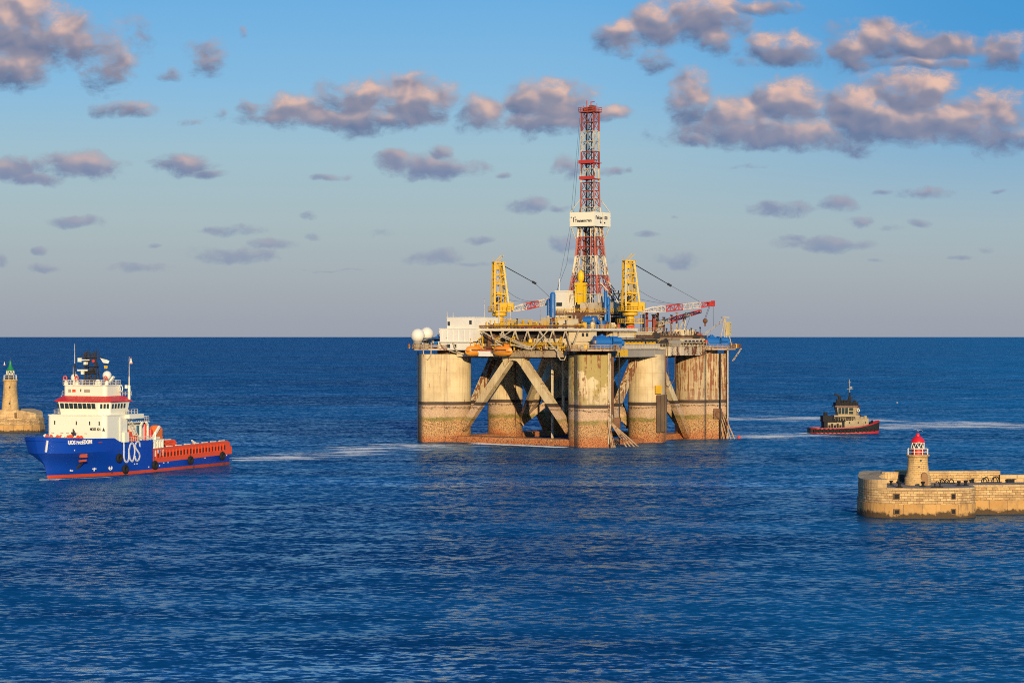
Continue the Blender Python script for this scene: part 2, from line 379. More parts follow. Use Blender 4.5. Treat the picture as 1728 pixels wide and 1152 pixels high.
def stone_mat(name, kind):
    """masonry; UV = metres along the wall and metres up"""
    mat = bpy.data.materials.new(name); mat.use_nodes = True; m = NT(mat.node_tree); m.n.clear()
    tc = m.new('ShaderNodeTexCoord'); uv = tc.outputs['UV']; pos = tc.outputs['Object']
    sp = m.new('ShaderNodeSeparateXYZ'); m.link(pos, sp.inputs[0]); z = sp.outputs[2]
    big = m.noise(pos, .25, 4, .6); med = m.noise(pos, 1.2, 5, .65); fine = m.noise(pos, 5, 4, .7)
    def brick(w_, h_, mort, off=.5, c1=(.72, .50, .23), c2=(.34, .19, .07), wob=.2):
        nd = m.new('ShaderNodeTexBrick'); nd.offset = off
        v = m.vec('ADD', uv, m.vec('SCALE', m.vec('SUBTRACT', m.noise(pos, .9, 3, .6, out=1), (.5, .5, .5)), scale=wob))
        m.link(v, nd.inputs['Vector']); nd.inputs['Scale'].default_value = 1.0
        nd.inputs['Color1'].default_value = (*c1, 1); nd.inputs['Color2'].default_value = (*c2, 1); nd.inputs['Mortar'].default_value = (.11, .06, .03, 1)
        nd.inputs['Mortar Size'].default_value = mort; nd.inputs['Mortar Smooth'].default_value = .3; nd.inputs['Bias'].default_value = -.15
        nd.inputs['Brick Width'].default_value = w_; nd.inputs['Row Height'].default_value = h_
        return nd
    if kind == 'pier':
        up = brick(1.15, .48, .028); lo = brick(3.6, 3.0, .03, .0, (.60, .34, .10), (.46, .24, .065), .05)
        lowz = m.math('LESS_THAN', z, 2.75)
        c = m.mix(lowz, up.outputs[0], lo.outputs[0]); fac = m.math('ADD', m.math('MULTIPLY', up.outputs[1], m.math('SUBTRACT', 1, lowz)), m.math('MULTIPLY', lo.outputs[1], lowz))
    elif kind == 'tower':
        up = brick(.9, .38, .012, c1=(.74, .51, .22), c2=(.60, .38, .14), wob=.04); c = up.outputs[0]; fac = up.outputs[1]
    elif kind == 'smooth':
        up = brick(2.4, 1.1, .014, c1=(.70, .50, .25), c2=(.54, .36, .16), wob=.04); c = up.outputs[0]; fac = up.outputs[1]
    else:  # paving
        up = brick(1.4, .9, .03, c1=(.34, .27, .20), c2=(.26, .20, .15)); c = up.outputs[0]; fac = up.outputs[1]
    c = m.mix(m.math('MULTIPLY', m.mapr(med, .35, .7), .55), c, m.mix(fine, (.42, .24, .08), (.62, .44, .23)) if kind != 'paving' else (.30, .23, .17))
    c = m.mix(m.math('MULTIPLY', m.mapr(big, .50, .62), .5), c, (.30, .18, .08))
    c = m.mix(m.math('MULTIPLY', m.mapr(m.noise(m.vec('MULTIPLY', pos, (1, 1, .15)), 1.0, 4, .65), .55, .70), .45), c, (.16, .09, .045))
    c = m.mix(m.math('MULTIPLY', fac, .5), c, (.14, .075, .035))
    zz = m.math('ADD', z, m.math('ADD', m.math('MULTIPLY_ADD', med, 2.0, -1.0), m.math('MULTIPLY_ADD', big, 3.0, -1.5)))
    if kind in ('pier',):
        c = m.mix(m.mapr(zz, 1.3, .65), c, m.mix(fine, (.035, .022, .012), (.13, .08, .035)))
    b = m.new('ShaderNodeBsdfPrincipled'); m.link(c, b.inputs['Base Color']); b.inputs['Roughness'].default_value = .9
    bu = m.new('ShaderNodeBump'); bu.inputs['Strength'].default_value = .9; bu.inputs['Distance'].default_value = .12
    m.link(m.math('SUBTRACT', m.math('ADD', m.math('MULTIPLY', med, .6), m.math('MULTIPLY', fine, .3)), fac), bu.inputs['Height']); m.link(bu.outputs[0], b.inputs['Normal'])
    o = m.new('ShaderNodeOutputMaterial'); m.link(b.outputs[0], o.inputs[0]); return mat

# ------------------------------------------------------------------ mesh builder
class MB:
    def __init__(s): s.v = []; s.f = []; s.uv = {}
    def add(s, vs_, fs, uvs=None):
        n = len(s.v); s.v += [tuple(p) for p in vs_]
        for i, f in enumerate(fs):
            if uvs: s.uv[len(s.f)] = uvs[i]
            s.f.append(tuple(n + k for k in f))
        return s
    def box(s, x, y, z, sx, sy, sz, rz=0.0):
        """x, y centre, z base"""
        c, q = math.cos(rz), math.sin(rz); vs_ = []
        for k in (0, 1):
            for (a, b) in ((-1, -1), (1, -1), (1, 1), (-1, 1)):
                dx, dy = a * sx / 2, b * sy / 2
                vs_.append((x + dx * c - dy * q, y + dx * q + dy * c, z + k * sz))
        return s.add(vs_, [(3, 2, 1, 0), (4, 5, 6, 7), (0, 1, 5, 4), (1, 2, 6, 5), (2, 3, 7, 6), (3, 0, 4, 7)])
    def bx(s, x0, x1, y0, y1, z0, z1): return s.box((x0 + x1) / 2, (y0 + y1) / 2, z0, abs(x1 - x0), abs(y1 - y0), z1 - z0)
    def tube(s, p, q, r, n=6, r2=None, cap=True):
        p = Vector(p); q = Vector(q); d = (q - p)
        if d.length < 1e-6: return s
        d.normalize(); a = d.orthogonal().normalized(); b = d.cross(a); r2 = r if r2 is None else r2
        vs_ = []
        for (c, rr) in ((p, r), (q, r2)):
            for i in range(n):
                t = 2 * math.pi * i / n; vs_.append(c + a * math.cos(t) * rr + b * math.sin(t) * rr)
        fs = [(i, (i + 1) % n, n + (i + 1) % n, n + i) for i in range(n)]
        if cap: fs += [tuple(reversed(range(n))), tuple(range(n, 2 * n))]
        return s.add(vs_, fs)
    def beam(s, p, q, w_, h=None, up=(0, 0, 1)):
        p = Vector(p); q = Vector(q); d = (q - p).normalized(); h = h or w_
        a = d.cross(Vector(up))
        if a.length < 1e-3: a = Vector((1, 0, 0))
        a.normalize(); b = a.cross(d)
        vs_ = []
        for c in (p, q):
            for (i, j) in ((-1, -1), (1, -1), (1, 1), (-1, 1)): vs_.append(c + a * i * w_ / 2 + b * j * h / 2)
        return s.add(vs_, [(3, 2, 1, 0), (4, 5, 6, 7), (0, 1, 5, 4), (1, 2, 6, 5), (2, 3, 7, 6), (3, 0, 4, 7)])
    def path(s, pts, r, n=6):
        for a, b in zip(pts, pts[1:]): s.tube(a, b, r, n)
        return s
    def prism(s, poly, z0, z1, cap=True, ztop=None):
        n = len(poly); vs_ = [(x, y, z0) for x, y in poly] + [(x, y, (ztop[i] if ztop else z1)) for i, (x, y) in enumerate(poly)]
        L = [0]
        for i in range(n): L.append(L[-1] + math.dist(poly[i], poly[(i + 1) % n]))
        fs = []; uvs = []
        for i in range(n):
            j = (i + 1) % n; fs.append((i, j, n + j, n + i))
            uvs.append(((L[i], z0), (L[i + 1], z0), (L[i + 1], vs_[n + j][2]), (L[i], vs_[n + i][2])))
        if cap:
            fs.append(tuple(range(n, 2 * n))); uvs.append(tuple((vs_[n + i][0], vs_[n + i][1]) for i in range(n)))
            fs.append(tuple(reversed(range(n)))); uvs.append(tuple((vs_[i][0], vs_[i][1]) for i in reversed(range(n))))
        return s.add(vs_, fs, uvs)
    def lathe(s, prof, x=0, y=0, n=24, cap=True, ph=0.0):
        vs_ = []; fs = []; uvs = []; m_ = len(prof)
        for (r, z) in prof:
            for i in range(n):
                t = 2 * math.pi * i / n + ph; vs_.append((x + r * math.cos(t), y + r * math.sin(t), z))
        for k in range(m_ - 1):
            rr = max(prof[k][0], .3)
            for i in range(n):
                j = (i + 1) % n; fs.append((k * n + i, k * n + j, (k + 1) * n + j, (k + 1) * n + i))
                u0, u1 = 2 * math.pi * i / n * rr, 2 * math.pi * (i + 1) / n * rr
                uvs.append(((u0, prof[k][1]), (u1, prof[k][1]), (u1, prof[k + 1][1]), (u0, prof[k + 1][1])))
        if cap:
            fs += [tuple(reversed(range(n))), tuple((m_ - 1) * n + i for i in range(n))]
            uvs += [tuple((vs_[i][0], vs_[i][1]) for i in reversed(range(n))), tuple((vs_[(m_ - 1) * n + i][0], vs_[(m_ - 1) * n + i][1]) for i in range(n))]
        return s.add(vs_, fs, uvs)
    def sphere(s, x, y, z, r, n=16, m_=10, sz=1.0):
        return s.lathe([(r * math.sin(math.pi * (k + .02) / (m_ + .04)), z - r * sz * math.cos(math.pi * (k + .02) / (m_ + .04))) for k in range(m_ + 1)], x, y, n)
    def torus(s, c, nrm, R_, r, n=20, k=8):
        c = Vector(c); nrm = Vector(nrm).normalized(); a = nrm.orthogonal().normalized(); b = nrm.cross(a); vs_ = []; fs = []
        for i in range(n):
            t = 2 * math.pi * i / n; d = a * math.cos(t) + b * math.sin(t)
            for j in range(k):
                p = 2 * math.pi * j / k; vs_.append(c + d * (R_ + r * math.cos(p)) + nrm * r * math.sin(p))
        for i in range(n):
            for j in range(k): fs.append((i * k + j, ((i + 1) % n) * k + j, ((i + 1) % n) * k + (j + 1) % k, i * k + (j + 1) % k))
        return s.add(vs_, fs)
    def rail(s, pts, h=1.1, r=.05, step=2.0, rows=2, closed=False):
        pts = [Vector(p) for p in pts]
        if closed: pts = pts + [pts[0]]
        for a, b in zip(pts, pts[1:]):
            L = (b - a).length; k = max(1, int(round(L / step)))
            for i in range(k + 1):
                p = a.lerp(b, i / k); s.tube(p, p + Vector((0, 0, h)), r, 4, cap=False)
            for j in range(rows):
                z = Vector((0, 0, h * (j + 1) / rows)); s.tube(a + z, b + z, r, 4, cap=False)
        return s
    def lattice(s, a, b, wa, wb, side, up, bays, rc, rd, h_over_w=1.0):
        """four-chord lattice boom between a and b"""
        a = Vector(a); b = Vector(b); side = Vector(side).normalized(); up = Vector(up).normalized()
        def c(t, i, j):
            w_ = wa + (wb - wa) * t; return a.lerp(b, t) + side * i * w_ / 2 + up * j * w_ * h_over_w / 2
        co = ((-1, -1), (1, -1), (1, 1), (-1, 1))
        for (i, j) in co: s.tube(c(0, i, j), c(1, i, j), rc, 5)
        for k in range(bays):
            t0, t1 = k / bays, (k + 1) / bays
            for q in range(4):
                (i, j), (i2, j2) = co[q], co[(q + 1) % 4]
                if k % 2: (i, j), (i2, j2) = (i2, j2), (i, j)
                s.tube(c(t0, i, j), c(t1, i2, j2), rd, 4, cap=False); s.tube(c(t1, i, j), c(t1, i2, j2), rd, 4, cap=False)
        return s
    def build(s, name, mat, parent=None, smooth=False, loc=None):
        me = bpy.data.meshes.new(name); me.from_pydata(s.v, [], s.f)
        if s.uv:
            ul = me.uv_layers.new(name='UVMap')
            for p in me.polygons:
                u = s.uv.get(p.index)
                if u:
                    for li, q in zip(p.loop_indices, u): ul.data[li].uv = q
        me.materials.append(mat); me.update()
        if smooth:
            me.polygons.foreach_set('use_smooth', [True] * len(me.polygons)); me.set_sharp_from_angle(angle=R(40))
        o = bpy.data.objects.new(name, me); col.objects.link(o); o.parent = parent
        if loc is not None: o.location = loc
        return o

def lettering(name, text, size, mat, parent, origin, right, up, ext=.03, sx=1.0, offs=0.0, spacing=1.0):
    """flat raised letters as a mesh; origin = lower left corner"""
    cu = bpy.data.curves.new(name, 'FONT'); cu.body = text; cu.size = size; cu.extrude = ext; cu.offset = offs; cu.space_character = spacing
    ob = bpy.data.objects.new(name + '_tmp', cu); col.objects.link(ob)
    dg = bpy.context.evaluated_depsgraph_get(); me = bpy.data.meshes.new_from_object(ob.evaluated_get(dg)); bpy.data.objects.remove(ob)
    r = Vector(right).normalized(); u = Vector(up).normalized(); n = r.cross(u); o0 = Vector(origin)
    for v in me.vertices: v.co = o0 + r * v.co.x * sx + u * v.co.y + n * v.co.z
    me.materials.clear(); me.materials.append(mat); me.name = name
    o = bpy.data.objects.new(name, me); col.objects.link(o); o.parent = parent; return o

def copy_tree(o, parent=None):
    c = o.copy(); col.objects.link(c); c.parent = parent
    for ch in list(o.children): copy_tree(ch, c)
    return c

# ================================================================== OIL RIG (local x runs along one pontoon row, y towards the other)
rng = random.Random(3)
rig = empty('oil_rig', (21.2, 766.7, 0), R(54.5))
tag(rig, 'weathered cream drilling platform on six thick rust streaked legs with a red and white derrick', 'oil rig')
LEG = column_mat('leg_paint', rusty=.02); LEG_OL = column_mat('leg_paint_olive_patches', rusty=.5, olive=True); LEG_RU = column_mat('leg_paint_rusty', rusty=.66, tone=.72, rough_s=1.8)
S2 = math.sqrt(.5)
def corner_leg(x, y, ox, oy, mat, label):
    m = MB(); a = math.atan2(oy, ox); ca, sa = math.cos(a), math.sin(a)
    def w2(p, q): return (x + p * ca - q * sa, y + p * sa + q * ca)
    # outer lobe: rounded box
    pts = []
    for (cx, cy, a0) in ((6.9, 3.6, 0), (-1, 3.6, 90), (-1, -3.6, 180), (6.9, -3.6, 270)):
        for k in range(6): t = R(a0 + k * 18); pts.append(w2(cx + 1.8 * math.cos(t), cy + 1.8 * math.sin(t)))
    m.prism(pts, -12, 29.2)
    c = w2(-2.1, 0); m.lathe([(6.45, -12), (6.45, 12.2), (6.5, 12.3), (6.5, 13.4), (6.45, 13.5), (6.45, 29.0)], c[0], c[1], 40)
    o = m.build('leg', mat, rig, True); tag(o, label); return o
corner_leg(-34.25, -29, -S2, -S2, LEG_OL, 'near leg with olive bare patches and rust under flaking white paint')
corner_leg(-34.25, 29, -S2, S2, LEG, 'smooth cream leg under the white radar domes')
corner_leg(34.25, -29, S2, -S2, LEG_RU, 'heavily rust streaked leg at the right end')
corner_leg(34.25, 29, S2, S2, LEG, 'shaded leg at the back of the rig')
for (x, y) in ((0, -29), (0, 29)):
    m = MB(); m.lathe([(6.1, -12), (6.1, 12.2), (6.16, 12.3), (6.16, 13.4), (6.1, 13.5), (6.1, 29.1)], x, y, 44); m.build('leg', LEG if y > 0 else LEG_RU if False else LEG, rig, True)
# leg fittings
GD = paint('growth_dark', (.09, .06, .04), .8, rust=.5, c2=(.22, .15, .08))
for (dx, dz) in ((2.2, 15.8), (4.3, 15.8), (6.0, 15.9)):
    m = MB(); m.box(dx - 7.3 + 2.5, -29 - 6.7 + abs(dx - 4) * .15, 3.5, 1.0, 1.3, dz - 3.5, .3); m.build('fender_post', GD, rig)
for (x, y) in ((-37.4, 25.0), (-36.0, -38.2), (-29.5, -37.2), (33.2, -38.0), (30.5, -33.5)):  # dark pipes added to draw the shade line between the leg lobes
    m = MB(); m.tube((x, y, 0), (x, y, 30), .22, 6); m.build('lobe_shade_pipe', DARK, rig)
m = MB(); m.box(-2.6, -35.25, 16.2, 2.4, .5, 2.7, -.35); m.build('panel', YELLOW, rig)
def pipes(name, mat, lst, r=.22):
    for pts in lst:
        m = MB(); m.path([Vector(p) for p in pts], r); m.build(name, mat, rig, True)
pipes('riser_pipe', BROWN, [[(-38.6 + i * .9, -38.2 + i * .55, -1), (-38.6 + i * .9, -38.2 + i * .55, 31)] for i in (4.2, 5.3, 6.8)], .34)
pipes('riser_pipe', paint('pale_pipe', (.6, .5, .33), .5, rust=.5), [[(-37.6, -38.4, 1), (-37.6, -38.4, 30)], [(-36.3, -38.2, 5), (-36.3, -38.2, 30)], [(-35.3, -36.6, 1), (-35.3, -36.6, 26)]], .28)
pipes('anchor_guide', paint('pale_rust_pipe', (.45, .30, .17), .7, rust=.6), [[(-36.5, -37.7, 8.5), (-31.5 + i * 1.6, -42 - i * .6, -1)] for i in range(4)] + [[(-38.2, -38.5, 9), (-38.6 + i * 1.2, -40.2, -1)] for i in range(3)], .24)
pipes('riser_pipe', paint('shaded_pipe', (.50, .42, .32), .5, rust=.4), [[(38.8 + i * .95, -36.9 + i * .8, -1), (38.8 + i * .95, -36.9 + i * .8, 31)] for i in (-3.0, -1.8, .2, 1.6)], .3)
pipes('anchor_guide', paint('pale_rust_pipe', (.45, .3, .17)), [[(33.6 + i * .3, -36.9 - i * .4, 9.5), (34.6 + i * .75, -38.6 - i * 1.1, -1)] for i in range(4)], .24)
m = MB(); m.box(33.8, -36.6, 7.0, 2.8, 2.0, 3.4, -.95); m.torus((33.2, -37.6, 8.4), (-.81, -.58, 0), 1.1, .3); m.build('fairlead', BROWN, rig)
m = MB(); m.box(-33.0, -38.6, 6.0, 2.2, 2.2, 3.2, .4); m.build('fairlead', BROWN, rig)
pipes('riser_pipe', DARK, [[(-37.5, 38.2, -1), (-37.5, 38.2, 30)], [(-40.6, 33.7, 0), (-40.6, 33.7, 18)]], .2)
pipes('riser_pipe', BROWN, [[(-36.5, 22.6, 0), (-36.3, 22.6, 29)], [(-2.5, 22.7, 4), (-2.5, 22.7, 29)], [(5.4, -33.2, 0), (5.4, -33.2, 29)], [(-31, -23, 0), (-31, -23, 29)]], .2)
pipes('caisson', paint('pale_pipe', (.6, .5, .33)), [[(-22, -6, -2), (-22, -6, 29)], [(-20, -9, 6), (-20, -9, 29)]], .45)

# slanting braces
BR = column_mat('brace_paint', rusty=.12); BRR = column_mat('rusty_brace_paint', rusty=.75)
def brace(p, q, w_=2.5, mt=None):
    m = MB(); m.beam(p, q, w_, w_ * 1.05)
    return m.build('brace', mt or BR, rig)
for x in (-34.25, 34.25):
    for s in (1, -1):
        brace((x, s * 1.4, 28.8), (x, s * 21.5, 4.5), 2.35)
    m = MB(); a = [(x - 1.8, y_, z_) for (y_, z_) in ((-4.6, 28.9), (4.6, 28.9), (3.4, 25.2), (1.6, 27.0), (0, 27.4), (-1.6, 27.0), (-3.4, 25.2))]
    b = [(p[0] + 3.6, p[1], p[2]) for p in a]; n = len(a)
    m.add(a + b, [tuple(range(n)), tuple(reversed(range(n, 2 * n)))] + [(i + n, (i + 1) % n + n, (i + 1) % n, i) for i in range(n)]); m.build('brace_gusset', BR, rig)
for y in (-29, 29):
    brace((-7.5, y, 27.0), (-27, y, 1.0), 2.1, BRR); brace((7.0, y, 26.5), (26.5, y, 1.0), 2.1)
for s in (1, -1):
    brace((0, s * 23, 6), (0, s * 2, 27), 2.2); brace((0, s * 22, 5), (17, 0, 28), 1.8); brace((0, s * 22, 6), (-17, 0, 28), 1.8)
PONT = column_mat('pontoon_growth', rusty=.9)
for (x0, x1, y0, y1, zt) in ((-37.8, -31, -24, 24, 2.0), (31, 37.8, -24, 24, 1.6), (-30, -4, -31.5, -25.5, 1.5), (4, 30, -26, -20, 1.8), (-30, 30, 25, 32, 1.7)):
    m = MB(); m.bx(x0, x1, y0, y1, -9, zt); m.build('pontoon_brace', PONT, rig)

# deck structure
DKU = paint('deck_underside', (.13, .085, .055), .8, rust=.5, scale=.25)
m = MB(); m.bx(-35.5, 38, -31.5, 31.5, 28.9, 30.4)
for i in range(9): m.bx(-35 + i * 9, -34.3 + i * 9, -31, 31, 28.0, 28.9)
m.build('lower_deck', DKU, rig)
# cream box girders facing the open sea
def girder(x0, x1, y0, y1, z0, z1, mat, label=None, along='x', panels=8):
    m = MB(); m.bx(x0, x1, y0, y1, z0, z1)
    if along == 'y':
        for i in range(panels + 1):
            y = y0 + (y1 - y0) * i / panels; m.bx(x0 - .15, x0 - .003, y - .12, y + .12, z0 + .1, z1 - .1)
        m.bx(x0 - .25, x0 - .003, y0, y1, z1 - .2, z1 + .003)
    else:
        for i in range(panels + 1):
            x = x0 + (x1 - x0) * i / panels; m.bx(x - .12, x + .12, y0 - .15, y0 - .003, z0 + .1, z1 - .1)
        m.bx(x0, x1, y0 - .25, y0 - .003, z1 - .2, z1 + .003); m.bx(x0, x1, y0 - .4, y0 - .003, z0, z0 + .25)
    o = m.build('girder', mat, rig)
    if label: tag(o, label)
girder(-37.6, -35.5, -22, 8, 28.4, 30.6, paint('girder_tan', (.44, .33, .19), .6, rust=.6, dirt=.5), along='y', panels=9)
girder(-37.0, -35.5, 8, 22, 28.4, 29.6, CREAM, along='y', panels=4)
girder(-27.6, 2.7, -34.2, -31.5, 28.4, 30.9, GREY, 'smooth grey box girder', panels=5)
girder(-21, 0, -34.0, -31.5, 31.0, 32.6, paint('grey_girder_pale', (.55, .48, .36), .6, rust=.2), panels=12)
girder(3.2, 7.4, -33.6, -31.5, 28.6, 31.6, CREAM, panels=2)
girder(8.1, 39.1, -33.2, -31.5, 28.7, 31.8, CREAM2, 'white girder flecked with red rust', panels=9)
m = MB(); m.bx(-27.0, -20.2, -34.5, -34.23, 28.6, 30.8); m.build('panel', paint('yellow_panel_chipped', (.74, .43, .02), .5, rust=.45), rig)
# corner platforms over the legs
for (cx, cy, r_) in ((-37.6, -32.5, 9.0), (-36.4, 32.0, 7.8), (37.0, -32.5, 8.2), (37.0, 32.0, 7.0)):
    m = MB(); pts = [(cx + r_ * math.cos(R(22.5 + k * 45)), cy + r_ * math.sin(R(22.5 + k * 45))) for k in range(8)]
    m.prism(pts, 30.5, 31.1); o = m.build('platform', paint('platform_edge', (.48, .33, .2), .6, rust=.55), rig)
    m = MB(); m.rail([(p[0], p[1], 31.1) for p in pts], 1.25, .075, 1.5, 3, True); m.build('railing', paint('rail_ochre', (.52, .32, .12), .6, rust=.5), rig)
# middle level: recessed walls, upper deck
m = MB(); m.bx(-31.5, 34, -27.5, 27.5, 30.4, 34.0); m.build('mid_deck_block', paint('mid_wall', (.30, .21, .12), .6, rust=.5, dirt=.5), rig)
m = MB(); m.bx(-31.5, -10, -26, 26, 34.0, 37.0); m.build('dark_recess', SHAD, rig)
m = MB(); m.bx(-35.8, -8, -30.3, 15.6, 36.95, 37.55); m.bx(-36.1, -35.8, -30.3, 15.6, 36.9, 37.7); m.bx(-35.8, -8, -30.6, -30.3, 36.9, 37.7)
m.build('upper_deck', paint('deck_edge_white', (.72, .64, .5), .5, rust=.3), rig)
m = MB(); m.bx(-8, 40, -29.5, 27, 34.0, 34.5); m.bx(-8, 40, -29.8, -29.5, 33.9, 34.75); m.build('upper_deck', paint('deck_edge_cream', (.32, .24, .14), .6, rust=.5), rig)
m = MB(); m.bx(-20, 8, -29, -24, 34.5, 36.4); m.bx(-21, 9, -29.4, -23.6, 36.4, 36.7); m.build('deck_house', CREAM, rig)
# cream accommodation wall with windows along the near side
m = MB(); m.bx(-34.0, -31.5, -28, -6, 30.9, 34.2); m.bx(-34.3, -31.5, -28, -6, 34.2, 34.45); m.build('deck_house', CREAM, rig)
def windows(lst, ax, size=(.9, 1.0), name='window', parent=None, off=0.03):
    """dark panes with a rim; each (pos along, z, plane)"""
    for (p, z, c) in lst:
        f = MB(); g_ = MB(); w_, h_ = size
        if ax == 'x':
            f.bx(c - .10, c - .004, p - w_ / 2 - .12, p + w_ / 2 + .12, z - .12, z + h_ + .12); g_.bx(c - .13, c - .101, p - w_ / 2, p + w_ / 2, z, z + h_)
        else:
            f.bx(p - w_ / 2 - .12, p + w_ / 2 + .12, c - .10, c - .004, z - .12, z + h_ + .12); g_.bx(p - w_ / 2, p + w_ / 2, c - .13, c - .101, z, z + h_)
        fo = f.build(name, DARK, parent or rig); g_.build('pane', GLASS, fo)
windows([(y, 31.9, -34.0) for y in (-10, -13.5, -18.5, -22)], 'x')
# truss work on the near side
TR = paint('truss_white', (.58, .49, .34), .5, rust=.55, dirt=.5)
def truss(pts, w_=.42):
    m = MB()
    for a, b in pts: m.beam(a, b, w_)
    return m.build('truss', TR, rig)
X = -36.2
nodes_t = [14, 9, 4, -1, -6, -11, -16, -21, -26]; 
truss([((X, nodes_t[i], 37.0), (X, nodes_t[i] - 2.5, 31.0)) for i in range(1, 8)] + [((X, nodes_t[i] - 2.5, 31.0), (X, nodes_t[i + 1], 37.0)) for i in range(1, 8)], .34)
truss([((-38.5, 3.5, 36.0), (-38.8, -9.5, 31.3)), ((-38.5, 3.5, 35.4), (-38.8, -9.5, 30.8)), ((-38.4, 5, 33.6), (-38.8, -8.5, 31.0)), ((-38.4, 5.5, 33.4), (-38.4, -1, 36.9)),
       ((-38.8, -9.5, 31.0), (-38.3, -15.5, 37.0)), ((-38.3, -12, 37.0), (-38.8, -20, 29.8)), ((-38.4, 11, 37.0), (-38.6, 3.5, 33.3)), ((-38.4, 5.4, 33.4), (-38.6, 0, 30.8)), ((-38.6, 7, 32.4), (-38.8, -9, 32.0))], .30)
truss([((-35.9, 22 - i * 4, 31.2), (-35.9, 20 - i * 4, 36.8)) for i in range(3)], .25)
m = MB(); m.path([(-39.2, -20, 32.5), (-39.6, -20.3, 29), (-39.6, -21.3, 27.6), (-39.6, -22.8, 27.6), (-39.6, -23.6, 29.2), (-39.0, -23.6, 33)], .18)
m.build('hose', TR, rig); m = MB(); m.path([(-42.8, 28.5, 33), (-43.2, 28.3, 29), (-43.2, 29.6, 27.4), (-43.2, 31.3, 28), (-43, 31.9, 33)], .18); m.build('hose', TR, rig)

# accommodation at the left corner
m = MB(); m.bx(-39.5, -22, 13.6, 27.4, 33.4, 37.5); m.bx(-39.7, -22, 13.5, 27.6, 37.5, 37.8); m.bx(-39.75, -39.5, 13.6, 27.4, 33.2, 33.5)
for i in range(6): m.bx(-39.62, -39.5, 15 + i * 2.3, 15.2 + i * 2.3, 33.5, 37.2)
acc = m.build('accommodation_block', WHITE, rig)
m = MB(); m.bx(-38.5, -24, 13.8, 25.2, 37.8, 41.3); m.bx(-38.6, -23.9, 13.7, 25.3, 41.3, 41.5); m.build('accommodation_block', WHITE, rig)
m = MB(); m.bx(-38.8, -24, 15, 28.6, 30.6, 33.4); m.build('accommodation_block', WHITE, rig)
windows([(24.2, 31.4, -38.8), (21.6, 31.4, -38.8)], 'x'); windows([(15.4, 39.2, -38.5), (24.4, 38.8, -38.5)], 'x', (.7, 1.1))
m = MB()
for (a, b) in (((-39.0, 28.0, 33.2), (-39.6, 25.4, 30.6)), ((-39.0, 22.5, 33.2), (-39.6, 20.6, 30.6)), ((-38, 25.3, 30.6), (-36, 19, 28.6)), ((-38, 22, 30.3), (-36, 17, 28.6))): m.beam(a, b, .28)
m.build('strut', TR, rig)
# radar domes
for (x, y, z, r_, b) in ((-39.4, 36.8, 35.4, 2.35, 31.1), (-34.5, 36.8, 36.0, 2.3, 31.1), (-28.0, 35.6, 36.6, 1.0, 31)):
    m = MB(); m.sphere(x, y, z, r_, 28, 18); d = m.build('radar_dome', WHITE, rig, True)
    m = MB(); m.lathe([(r_ * .62, z - r_ * 1.12), (r_ * .66, z - r_ * .72)], x, y, 20); m.lathe([(r_ * .42, b), (r_ * .42, z - r_ * 1.1)], x, y, 10)
    for k in range(6): t = k * math.pi / 3; m.tube((x + r_ * .8 * math.cos(t), y + r_ * .8 * math.sin(t), b), (x + r_ * .6 * math.cos(t), y + r_ * .6 * math.sin(t), z - r_), .1, 5)
    m.build('pedestal', GREY, d)
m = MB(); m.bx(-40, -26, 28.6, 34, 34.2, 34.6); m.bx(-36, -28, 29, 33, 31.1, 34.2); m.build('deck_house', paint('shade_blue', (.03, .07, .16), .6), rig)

# windlasses over the corner legs
def windlass(x, y, rz, s=1.0):
    o = None
    m = MB()
    def T(a, b): return (x + (a * math.cos(rz) - b * math.sin(rz)) * s, y + (a * math.sin(rz) + b * math.cos(rz)) * s)
    def tb(p, q, r_, n=14): m.tube((*T(p[0], p[1]), p[2]), (*T(q[0], q[1]), q[2]), r_ * s, n)
    z = 31.4
    tb((-3.4, 0, z + 1.8), (.6, 0, z + 1.8), 1.55); tb((-3.7, 0, z + 1.8), (-3.4, 0, z + 1.8), 1.85); tb((.6, 0, z + 1.8), (.9, 0, z + 1.8), 1.85)
    tb((1.2, 1.2, z + 2.6), (3.6, 1.2, z + 2.6), 1.0); tb((1.2, -1.1, z + 2.4), (3.8, -1.1, z + 2.4), .9); tb((4.0, .4, z + 1.6), (5.2, .4, z + 1.6), .8)
    tb((-2.2, .5, z + 3.2), (-.4, .5, z + 3.2), .75); tb((-1.2, .6, z + 3.2), (-1.2, .6, z + 4.4), .4)
    c = T(-1.3, 0); m.box(c[0], c[1], z, 5.6 * s, 3.0 * s, 1.1, rz); c = T(2.6, 0); m.box(c[0], c[1], z, 2.6 * s, 3.0 * s, 2.0, rz)
    w_ = m.build('windlass', BLUE, rig, True)
    m = MB(); c = T(-3.9, -1); m.box(c[0], c[1], z + 1.4, .7, 1.2, 1.0, rz); m.build('brake_box', REDORG if x > 0 else GREY, w_)
windlass(-35.0, -36.0, R(-35), 1.15); windlass(-34.6, 30.6, R(-35), .8); windlass(37.5, -33.6, R(-35), 1.05)

